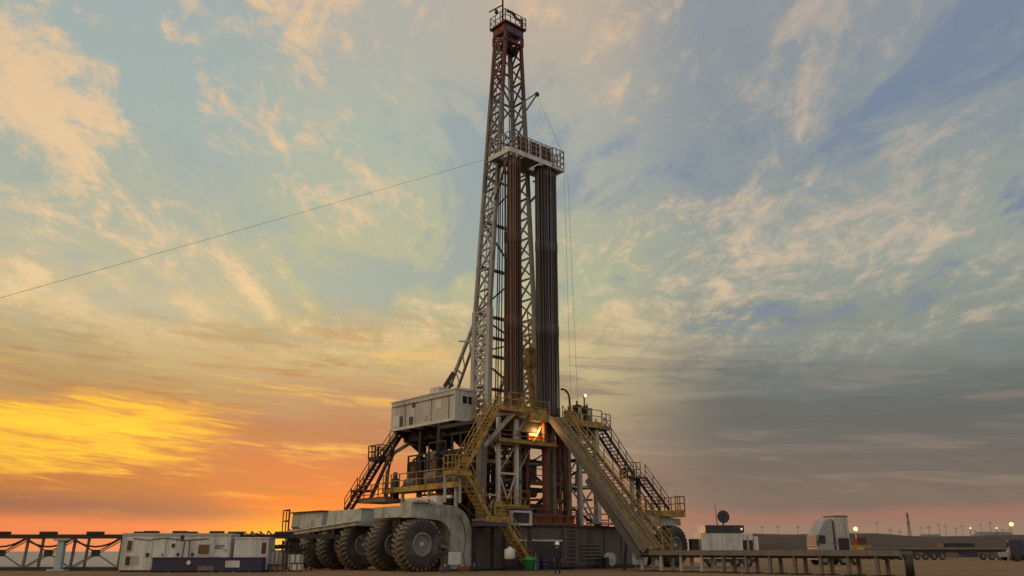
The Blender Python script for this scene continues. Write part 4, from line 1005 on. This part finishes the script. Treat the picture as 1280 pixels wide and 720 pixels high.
o = (wx(1036, 88), 88, 0)
t = thing('tractor_truck', 'white truck tractor with sloping nose and tall grey sleeper box behind the catwalk', 'truck', o, R(6))
t.scale = (.93, .93, .95)
prof = [(-1.75, 1.1), (-1.8, 1.9), (-1.72, 3.0), (-1.5, 3.1), (-.75, 4.35), (-.1, 4.62), (.1, 4.62), (.1, 1.1)]
cab = MB().prism(prof, 1, -1.2, 1.2).build('cab', 'truckw', t)
MB().prism([(-1.62, 2.25), (-1.66, 2.95), (-.82, 2.95), (-.82, 2.1), (-1.2, 2.1)], 1, -1.225, -1.202).build('side_window', 'glass', cab)
MB().prism([(-1.83, 2.0), (-1.75, 2.98), (-1.71, 2.98), (-1.785, 2.0)], 1, -1.1, 1.1).build('windscreen', 'dish', cab)
dr = MB().box((-.75, -1.22, 1.3), (.05, -1.202, 3.3)).build('door', 'truckw', cab)
MB().box((-.2, -1.25, 2.1), (-.02, -1.221, 2.18)).build('handle', 'dark', dr)
for z in (3.35, 3.6, 3.85): MB().box((-.72, -1.222, z), (.02, -1.202, z+.1)).build('vent_slat', 'grey', cab)
MB().beam((-1.7, -1.25, 2.0), (-1.7, -1.55, 2.9), .1, .3).build('mirror', 'dark', cab)
for z in (1.1, 1.45, 1.8): MB().box((-1.84, -1.0, z), (-1.79, 1.0, z+.12)).build('grille_bar', 'dark', cab)
MB().box((-1.9, -1.2, .55), (-1.5, 1.2, 1.0)).build('bumper', 'grey', t)
MB().box((.42, -1.25, 1.3), (1.85, 1.25, 4.8)).build('sleeper_box', 'grey', t)
for x in (.6, .95, 1.3, 1.65): MB().box((x, -1.27, 2.8), (x+.06, -1.252, 4.7)).build('box_rib', 'lgrey', t)
MB().box((.36, -1.3, 4.803), (1.9, 1.3, 4.92)).build('box_roof', 'rust', t)
MB().box((.55, -1.28, 1.4), (1.75, -1.252, 2.65)).build('side_panel', 'dark', t)
MB().tube((.25, -1.0, 1.2), (.25, -1.0, 4.4), .09).build('exhaust', 'dark', t)
MB().box((-1.8, -1.1, .7), (3.4, 1.1, 1.19)).build('chassis', 'dark', t)
for x in (-1.1, 1.0, 2.3):
    for y in (-1.05, 1.05):
        w = MB().lathe([(.25, -.16), (.5, -.14), (.52, 0), (.5, .14), (.25, .16)], (x, y, .52), axis=1, n=20).build('wheel', 'rubber', t)
        MB().lathe([(.27, -.18), (.27, -.161)], (x, y, .52), axis=1, n=14).build('rim', 'rim', w)
for y in (-.9, .9): MB().box((-1.83, y-.14, 1.25), (-1.76, y+.14, 1.5)).build('headlight', 'lamp_w' if False else 'helmet', t)

o = (wx(1200, 140), 140, 0)
t = thing('flatbed_trailer', 'very long low dark flatbed trailer parked below the earth bank', 'trailer', o, R(3))
MB().box((-16, -1.2, 1.55), (14, 1.3, 1.9)).build('flatbed', 'mast', t)
MB().box((-15.5, -1.0, 1.1), (13.5, 1.1, 1.54)).build('chassis', 'dark', t)
for x in [-13+1.35*i for i in range(8)] + [3, 4.4, 5.8, 9.5, 10.9]:
    w = MB().lathe([(.25, -.15), (.5, -.14), (.5, .14), (.25, .15)], (x, -1.0, .5), axis=1, n=16).build('wheel', 'rubber', t)
    MB().lathe([(.22, -.17), (.22, -.151)], (x, -1.0, .5), axis=1, n=12).build('rim', 'rim', w)
for x, l in ((-11, 3.2), (-5.5, 2.6), (0, 2.2), (7, 1.8)): MB().box((x, -1.05, .45), (x+l, .8, 1.09)).build('tool_locker', 'navy', t)
MB().box((-3, -.9, 1.901), (2, .9, 2.5)).build('load', 'dark', t)
t = thing('pickup_truck', 'white pickup truck parked by the right end of the flatbed', 'pickup', (wx(1262, 132), 130, 0), R(8))
MB().prism([(-2.5, .5), (-2.5, 1.15), (-1.2, 1.2), (-.6, 1.85), (.8, 1.85), (1.1, 1.2), (2.6, 1.15), (2.6, .5)], 1, -.9, .9).build('body', 'truckw', t)
MB().prism([(-1.05, 1.22), (-.55, 1.76), (.7, 1.76), (.95, 1.22)], 1, -.92, -.902).build('side_window', 'glass', t)
for x in (-1.6, 1.6):
    for y in (-.8, .8): MB().lathe([(.2, -.12), (.4, -.1), (.4, .1), (.2, .12)], (x, y, .4), axis=1, n=16).build('wheel', 'rubber', t)
t = thing('water_truck', 'dark tanker truck with a white tank end at the right edge of the yard', 'truck', (wx(1288, 120), 118, 0), R(70))
t.scale = (.85, .85, .85)
MB().tube((0, -3.5, 1.9), (0, 2.0, 1.9), .95, n=20).build('tank', 'white', t)
MB().box((-1.1, 2.1, .9), (1.1, 4.2, 3.2)).build('cab', 'navy', t)
MB().box((-.9, -3.6, .6), (.9, 4.2, .95)).build('chassis', 'dark', t)
for y in (-2.6, -1.4, 3.2):
    for x in (-.95, .95): MB().lathe([(.25, -.15), (.5, -.14), (.5, .14), (.25, .15)], (x, y, .5), axis=0, n=16).build('wheel', 'rubber', t)
MB().box((-.9, 4.202, 2.1), (.9, 4.23, 3.0)).build('windscreen', 'glass', t)
t = thing('digger', 'small yellow and red loader under the orange yard lamp', 'loader', (wx(1076, 150), 150, 0), R(10))
MB().box((-2.2, -1, .9), (1.4, 1, 2.3)).build('body', 'yellow', t)
MB().box((-.9, -.9, 2.301), (.7, .9, 3.5)).build('cab', 'red', t)
MB().beam((1.2, 0, 2.0), (3.2, 0, 1.0), .35).build('boom', 'red', t)
MB().prism([(2.9, .3), (3.9, .3), (3.6, 1.5), (3.0, 1.3)], 1, -1.1, 1.1).build('bucket', 'dark', t)
for x in (-1.5, .9):
    for y in (-.9, .9): MB().lathe([(.3, -.2), (.7, -.18), (.7, .18), (.3, .2)], (x, y, .7), axis=1, n=18).build('wheel', 'rubber', t)

def yard_lamp(px, py, y, label, m, e, c, hd=.3):
    x = wx(px, y); h = 1.3+(689-py)*y/1162
    t = thing('yard_lamp', label, 'lamp post', (x, y, 0))
    MB().tube((0, 0, 0), (0, 0, h), .14, .08, n=8).build('post', 'dark', t)
    MB().lathe([(.03, -hd), (hd*.8, -hd*.6), (hd, 0), (hd*.8, hd*.6), (.03, hd)], (0, -.2, h), n=12).build('lamp_head', m, t)
    MB().beam((0, 0, h-.2), (0, -.3, h+.1), .08).build('bracket', 'dark', t)
    plight('yard_light', (x, y-1.6, h-.3), e, c, .3)
yard_lamp(1072, 661, 152, 'yard lamp glowing bright orange above the small loader', 'lamp_o', 900, (1, .55, .2), .36)
yard_lamp(1269, 655, 170, 'yard lamp glowing at the right edge near the white tank', 'lamp_o', 500, (1, .6, .3), .38)
yard_lamp(1217, 660, 260, 'smaller white lamp beyond the bank, left of the flat lit lamp', 'lamp_w', 60, (1, .8, .55), .26)
yard_lamp(1250, 660, 265, 'lit lamp beyond the bank between the small white one and the right edge', 'lamp_w', 60, (1, .8, .55), .26)

# far lattice tower
x, y = wx(1140, 420), 420
t = thing('lattice_tower', 'slender grey lattice tower far beyond the earth bank', 'tower', (x, y, 0))
H = 19; b0, b1 = .9, .2
for sx in (-1, 1):
    for sy in (-1, 1): MB().beam((sx*b0, sy*b0, 0), (sx*b1, sy*b1, H), .16).build('leg', 'mast', t)
mb = MB()
for k in range(8):
    z0, z1 = H*k/8, H*(k+1)/8; w0, w1 = b0+(b1-b0)*k/8, b0+(b1-b0)*(k+1)/8
    for sy in (-1, 1):
        mb.beam((-w0, sy*w0, z0), (w1, sy*w1, z1), .1); mb.beam((w0, sy*w0, z0), (-w1, sy*w1, z1), .1)
mb.build('bracing', 'mast', t)
for z in (14, 17.5): MB().box((-.7, -.7, z), (.7, .7, z+.3)).build('platform', 'mast', t)
# row of poles along the horizon
rq = random.Random(11)
pole_px = [955, 975, 1000, 1100, 1116, 1128, 1155, 1165, 1178, 1186, 1199, 1207, 1223, 1231, 1243, 1258, 1266]
for i, px in enumerate(pole_px):
    y = rq.uniform(300, 480); h = 1.3+(689-rq.uniform(650, 662))*y/1162
    t = thing('power_pole', 'thin dark power pole in the distant row beyond the earth bank', 'power pole', (wx(px, y), y, 0), rq.uniform(-.4, .4), 'distant power poles')
    MB().tube((0, 0, 0), (0, 0, h), .13, .08, n=6).build('post', 'mast', t)
    MB().box((-.9, -.06, h-.9), (.9, .06, h-.72)).build('crossarm', 'mast', t)
for i, (px, y, l, h, lb) in enumerate(((975, 300, 22, 4.4, 'long low shed just visible over the left part of the bank'), (1245, 330, 12, 8.2, 'far grey shed beyond the bank below the flat lit lamp'), (1165, 360, 7, 7.9, 'small far hut beyond the bank right of the lattice tower'))):
    t = thing('storage_shed', lb, 'shed', (wx(px, y), y, 0))
    MB().box((-l/2, -4, 0), (l/2, 4, h*.8)).build('wall', 'grey', t)
    MB().prism([(-4.3, h*.8+.01), (4.3, h*.8+.01), (0, h)], 0, -l/2-.3, l/2+.3).build('roof', 'mast', t)
    MB().box((-l*.2, -4.04, 0), (l*.05, -4.002, h*.6)).build('door', 'dark', t)
# ================================================================== SKY
def build_world():
    w = bpy.data.worlds.new('World'); sc.world = w; w.use_nodes = True
    nt = w.node_tree; N = nt.nodes; L = nt.links; N.clear()
    def val(x, sock):
        if isinstance(x, (int, float)): sock.default_value = x
        else: L.new(x, sock)
    def m(op, a, b=0., c=None, clamp=False):
        n = N.new('ShaderNodeMath'); n.operation = op; n.use_clamp = clamp
        val(a, n.inputs[0]); val(b, n.inputs[1])
        if c is not None: val(c, n.inputs[2])
        return n.outputs[0]
    def rng(x, a, b, c=0., d=1., smooth=False):
        n = N.new('ShaderNodeMapRange'); n.interpolation_type = 'SMOOTHSTEP' if smooth else 'LINEAR'
        val(x, n.inputs[0])
        for i, v in enumerate((a, b, c, d)): n.inputs[i+1].default_value = v
        return n.outputs[0]
    def vec(x, y, z=0.):
        n = N.new('ShaderNodeCombineXYZ'); val(x, n.inputs[0]); val(y, n.inputs[1]); val(z, n.inputs[2]); return n.outputs[0]
    def noise(v, s=1., d=6, r=.6, dist=0.):
        n = N.new('ShaderNodeTexNoise'); L.new(v, n.inputs['Vector']); n.inputs['Scale'].default_value = s; n.inputs['Detail'].default_value = d
        n.inputs['Roughness'].default_value = r; n.inputs['Distortion'].default_value = dist; return n.outputs[0]
    def mix(f, a, b):
        n = N.new('ShaderNodeMix'); n.data_type = 'RGBA'; val(f, n.inputs[0])
        for i, c in ((6, a), (7, b)):
            if isinstance(c, tuple): n.inputs[i].default_value = (*lin(c), 1)
            else: L.new(c, n.inputs[i])
        return n.outputs[2]
    def ramp(x, stops, sc_=.65):
        n = N.new('ShaderNodeValToRGB'); L.new(x, n.inputs[0]); cr = n.color_ramp; cr.interpolation = 'EASE'
        for i, (p, c) in enumerate(stops):
            e = cr.elements[i] if i < 2 else cr.elements.new(p/sc_)
            e.position = p/sc_; e.color = (*lin(c), 1)
        return n.outputs[0]
    tc = N.new('ShaderNodeTexCoord'); sp = N.new('ShaderNodeSeparateXYZ'); L.new(tc.outputs['Generated'], sp.inputs[0])
    x, y, z = sp.outputs
    zp = m('MAXIMUM', z, 0.)
    hz = m('SQRT', m('ADD', m('MULTIPLY', x, x), m('MULTIPLY', y, y)))
    s = m('DIVIDE', x, m('MAXIMUM', hz, .001))              # sine of azimuth: -.5 left edge, +.5 right edge
    el = m('DIVIDE', zp, .65)
    # gently wavy elevation so that the bands are not straight
    warp = m('MULTIPLY', m('SUBTRACT', noise(vec(m('MULTIPLY', s, 3.2), m('MULTIPLY', m('ADD', z, m('MULTIPLY', s, .06)), 14.)), 1., 7, .62), .5), m('MINIMUM', m('MULTIPLY', zp, 1.1), .15))
    elw = m('ADD', el, warp)
    LFT = ramp(elw, [(0, (236, 142, 92)), (.024, (234, 132, 82)), (.044, (152, 102, 82)), (.07, (186, 114, 70)), (.12, (190, 128, 80)), (.165, (180, 146, 98)), (.21, (182, 160, 112)), (.26, (202, 186, 144)), (.35, (174, 178, 158)), (.47, (162, 175, 170)), (.6, (158, 170, 170))])
    CEN = ramp(elw, [(0, (255, 176, 60)), (.018, (250, 140, 52)), (.05, (226, 116, 60)), (.085, (198, 110, 70)), (.125, (172, 116, 88)), (.165, (176, 140, 104)), (.22, (190, 168, 118)), (.3, (182, 182, 146)), (.45, (172, 180, 164)), (.6, (176, 172, 164))])
    RGT = ramp(elw, [(0, (136, 122, 106)), (.022, (150, 124, 106)), (.034, (156, 114, 99)), (.05, (122, 107, 97)), (.09, (110, 102, 96)), (.14, (100, 101, 99)), (.18, (108, 114, 111)), (.24, (138, 144, 134)), (.32, (150, 157, 147)), (.43, (138, 148, 152)), (.6, (142, 148, 154))])
    MID = ramp(elw, [(0, (186, 138, 104)), (.03, (178, 120, 92)), (.07, (156, 122, 104)), (.12, (152, 132, 112)), (.17, (178, 160, 120)), (.23, (184, 172, 128)), (.3, (172, 176, 146)), (.45, (168, 170, 160)), (.6, (188, 172, 154))])
    sky = mix(rng(m('ADD', s, m('MULTIPLY', m('SUBTRACT', noise(vec(m('MULTIPLY', s, 5.), m('MULTIPLY', z, 22.), 4.), 1., 5, .6), .5), .16)), -.38, -.24, smooth=True), LFT, CEN)
    sky = mix(rng(s, -.17, .06, smooth=True), sky, MID)
    sky = mix(rng(s, .08, .26, smooth=True), sky, RGT)
    # sun glow just under the cloud at the horizon
    gx = m('DIVIDE', m('ADD', s, .232), .085); gz = m('DIVIDE', zp, .028)
    g = m('POWER', 2.718, m('MULTIPLY', m('ADD', m('MULTIPLY', gx, gx), m('MULTIPLY', gz, gz)), -1.))
    sky = mix(m('MULTIPLY', g, .9), sky, (255, 205, 70))
    # high clouds on a plane, drawn out towards the viewer
    dz = m('ADD', zp, .10)
    cu = m('DIVIDE', x, dz); cv = m('DIVIDE', y, dz)
    n1 = noise(vec(m('MULTIPLY', cu, 2.5), m('MULTIPLY', cv, 1.15), 4.6), 1., 9, .62, 1.0)
    n2 = noise(vec(m('MULTIPLY', cu, 6.5), m('MULTIPLY', cv, 3.4), 9.7), 1., 9, .7, 1.)
    n3 = noise(vec(m('MULTIPLY', cu, .62), m('MULTIPLY', cv, .38), 5.3), 1., 4, .5, .3)
    n4 = noise(vec(m('MULTIPLY', cu, 17.), m('MULTIPLY', cv, 10.), 1.7), 1., 8, .7, .9)
    dens = m('ADD', m('ADD', m('MULTIPLY', n1, .48), m('MULTIPLY', n2, .32)), m('MULTIPLY', n4, .20))
    cov = rng(m('ADD', dens, m('MULTIPLY', m('SUBTRACT', n3, .5), .4)), .472, .585, smooth=True)
    hi = rng(zp, .16, .30, smooth=True)
    warm = mix(rng(s, .0, .42, smooth=True), (230, 198, 154), (190, 176, 160))
    warm = mix(rng(dens, .5, .64, 0., .5, True), warm, (252, 214, 158))
    warm = mix(rng(zp, .25, .5), warm, mix(rng(s, .05, .45), (230, 194, 152), (182, 170, 158)))
    sky = mix(m('MULTIPLY', m('MULTIPLY', cov, hi), rng(s, -.1, .35, .92, .72)), sky, warm)
    # blue gaps, strongest to the upper right
    blue = rng(m('ADD', m('MULTIPLY', n1, .75), m('MULTIPLY', n2, .25)), .49, .39, smooth=True)
    sky = mix(m('MULTIPLY', m('MULTIPLY', blue, hi), rng(s, -.35, .3, .30, .85)), sky, mix(rng(s, -.3, .3), (142, 164, 172), (116, 130, 154)))
    # low streaky layers seen edge-on
    lo = m('MULTIPLY', rng(zp, .03, .07, smooth=True), rng(zp, .30, .17, smooth=True))
    b1 = noise(vec(m('MULTIPLY', s, 3.4), m('MULTIPLY', m('ADD', z, m('MULTIPLY', s, .05)), 34.), 2.), 1., 7, .6, .5)
    b2 = noise(vec(m('MULTIPLY', s, 9.), m('MULTIPLY', m('ADD', z, m('MULTIPLY', s, .08)), 80.), 7.), 1., 7, .65, .8)
    bb = m('ADD', m('MULTIPLY', b1, .58), m('MULTIPLY', b2, .42))
    gold = mix(rng(s, -.22, .12, smooth=True), (255, 196, 74), (182, 158, 136))
    dusk = mix(rng(s, -.3, .15, smooth=True), (176, 118, 62), (96, 94, 93))
    sky = mix(m('MULTIPLY', m('MULTIPLY', rng(bb, .51, .63, smooth=True), lo), rng(s, -.15, .2, .60, .20)), sky, gold)
    sky = mix(m('MULTIPLY', m('MULTIPLY', rng(bb, .49, .38, smooth=True), lo), rng(s, -.1, .25, .66, .42)), sky, dusk)
    ge = m('DIVIDE', m('SUBTRACT', m('MULTIPLY', elw, .65), m('ADD', .118, m('MULTIPLY', m('ADD', s, .45), .06))), .052)
    gf = m('MULTIPLY', m('POWER', 2.718, m('MULTIPLY', m('MULTIPLY', ge, ge), -1.)), rng(s, -.21, -.40, smooth=True))
    b3 = noise(vec(m('MULTIPLY', s, 13.), m('MULTIPLY', m('ADD', z, m('MULTIPLY', s, .10)), 120.), 3.), 1., 8, .68, .9)
    gm = m('ADD', m('MULTIPLY', gf, .82), m('MULTIPLY', m('SUBTRACT', m('ADD', m('MULTIPLY', b2, .45), m('MULTIPLY', b3, .55)), .5), 1.9))
    gtex = m('ADD', m('ADD', m('MULTIPLY', b3, .5), m('MULTIPLY', b2, .3)), m('MULTIPLY', b1, .2))
    gcol = mix(rng(m('ADD', m('MULTIPLY', gf, .22), gtex), .51, .84, smooth=True), (226, 142, 62), (255, 206, 58))
    sky = mix(m('MULTIPLY', rng(gm, .28, .80, smooth=True), rng(gf, .02, .2)), sky, gcol)
    # sky behind the viewer brightened and cooled, an added fill for front faces
    rear_fill = N.new('ShaderNodeMix'); rear_fill.data_type = 'RGBA'; rear_fill.blend_type = 'MULTIPLY'; rear_fill.inputs[0].default_value = 1.
    L.new(sky, rear_fill.inputs[6]); cc = N.new('ShaderNodeCombineColor')
    for i, k in enumerate((1.55, 1.62, 1.70)): L.new(rng(y, -.35, .45, k, 1., True), cc.inputs[i])
    L.new(cc.outputs[0], rear_fill.inputs[7]); sky = rear_fill.outputs[2]
    bg = N.new('ShaderNodeBackground'); L.new(sky, bg.inputs[0]); bg.inputs[1].default_value = 1.0
    ns = N.new('ShaderNodeTexSky'); ns.sky_type = 'NISHITA'; ns.sun_disc = False; ns.sun_elevation = R(2); ns.sun_rotation = R(-13.5); ns.dust_density = 2.5
    b2_ = N.new('ShaderNodeBackground'); L.new(ns.outputs[0], b2_.inputs[0]); b2_.inputs[1].default_value = .008
    ad = N.new('ShaderNodeAddShader'); L.new(bg.outputs[0], ad.inputs[0]); L.new(b2_.outputs[0], ad.inputs[1])
    out = N.new('ShaderNodeOutputWorld'); L.new(ad.outputs[0], out.inputs[0])
    w.cycles.sampling_method = 'AUTOMATIC'
build_world()
sl = bpy.data.lights.new('sun', 'SUN'); sl.energy = 1.0; sl.angle = R(10); sl.color = (1, .55, .25)
so = bpy.data.objects.new('sun', sl); col.objects.link(so)
az, elv = R(-13.5), R(2)
dirv = Vector((math.sin(az)*math.cos(elv), math.cos(az)*math.cos(elv), math.sin(elv)))
so.rotation_euler = dirv.to_track_quat('Z', 'Y').to_euler()

# ================================================================== CAMERA
cam = bpy.data.cameras.new('camera'); co = bpy.data.objects.new('camera', cam); col.objects.link(co)
cam.sensor_width = 36; cam.lens = 36*1060/1280; cam.clip_end = 9000; cam.clip_start = .1
co.location = (0, 0, 1.3); co.rotation_euler = (PI/2+math.atan(329/1060), 0, 0)
sc.camera = co
sc.view_settings.view_transform = 'Standard'; sc.view_settings.look = 'None'; sc.view_settings.exposure = 0; sc.view_settings.gamma = 1
sc.view_settings.use_curve_mapping = False
sc.cycles.max_bounces = 6
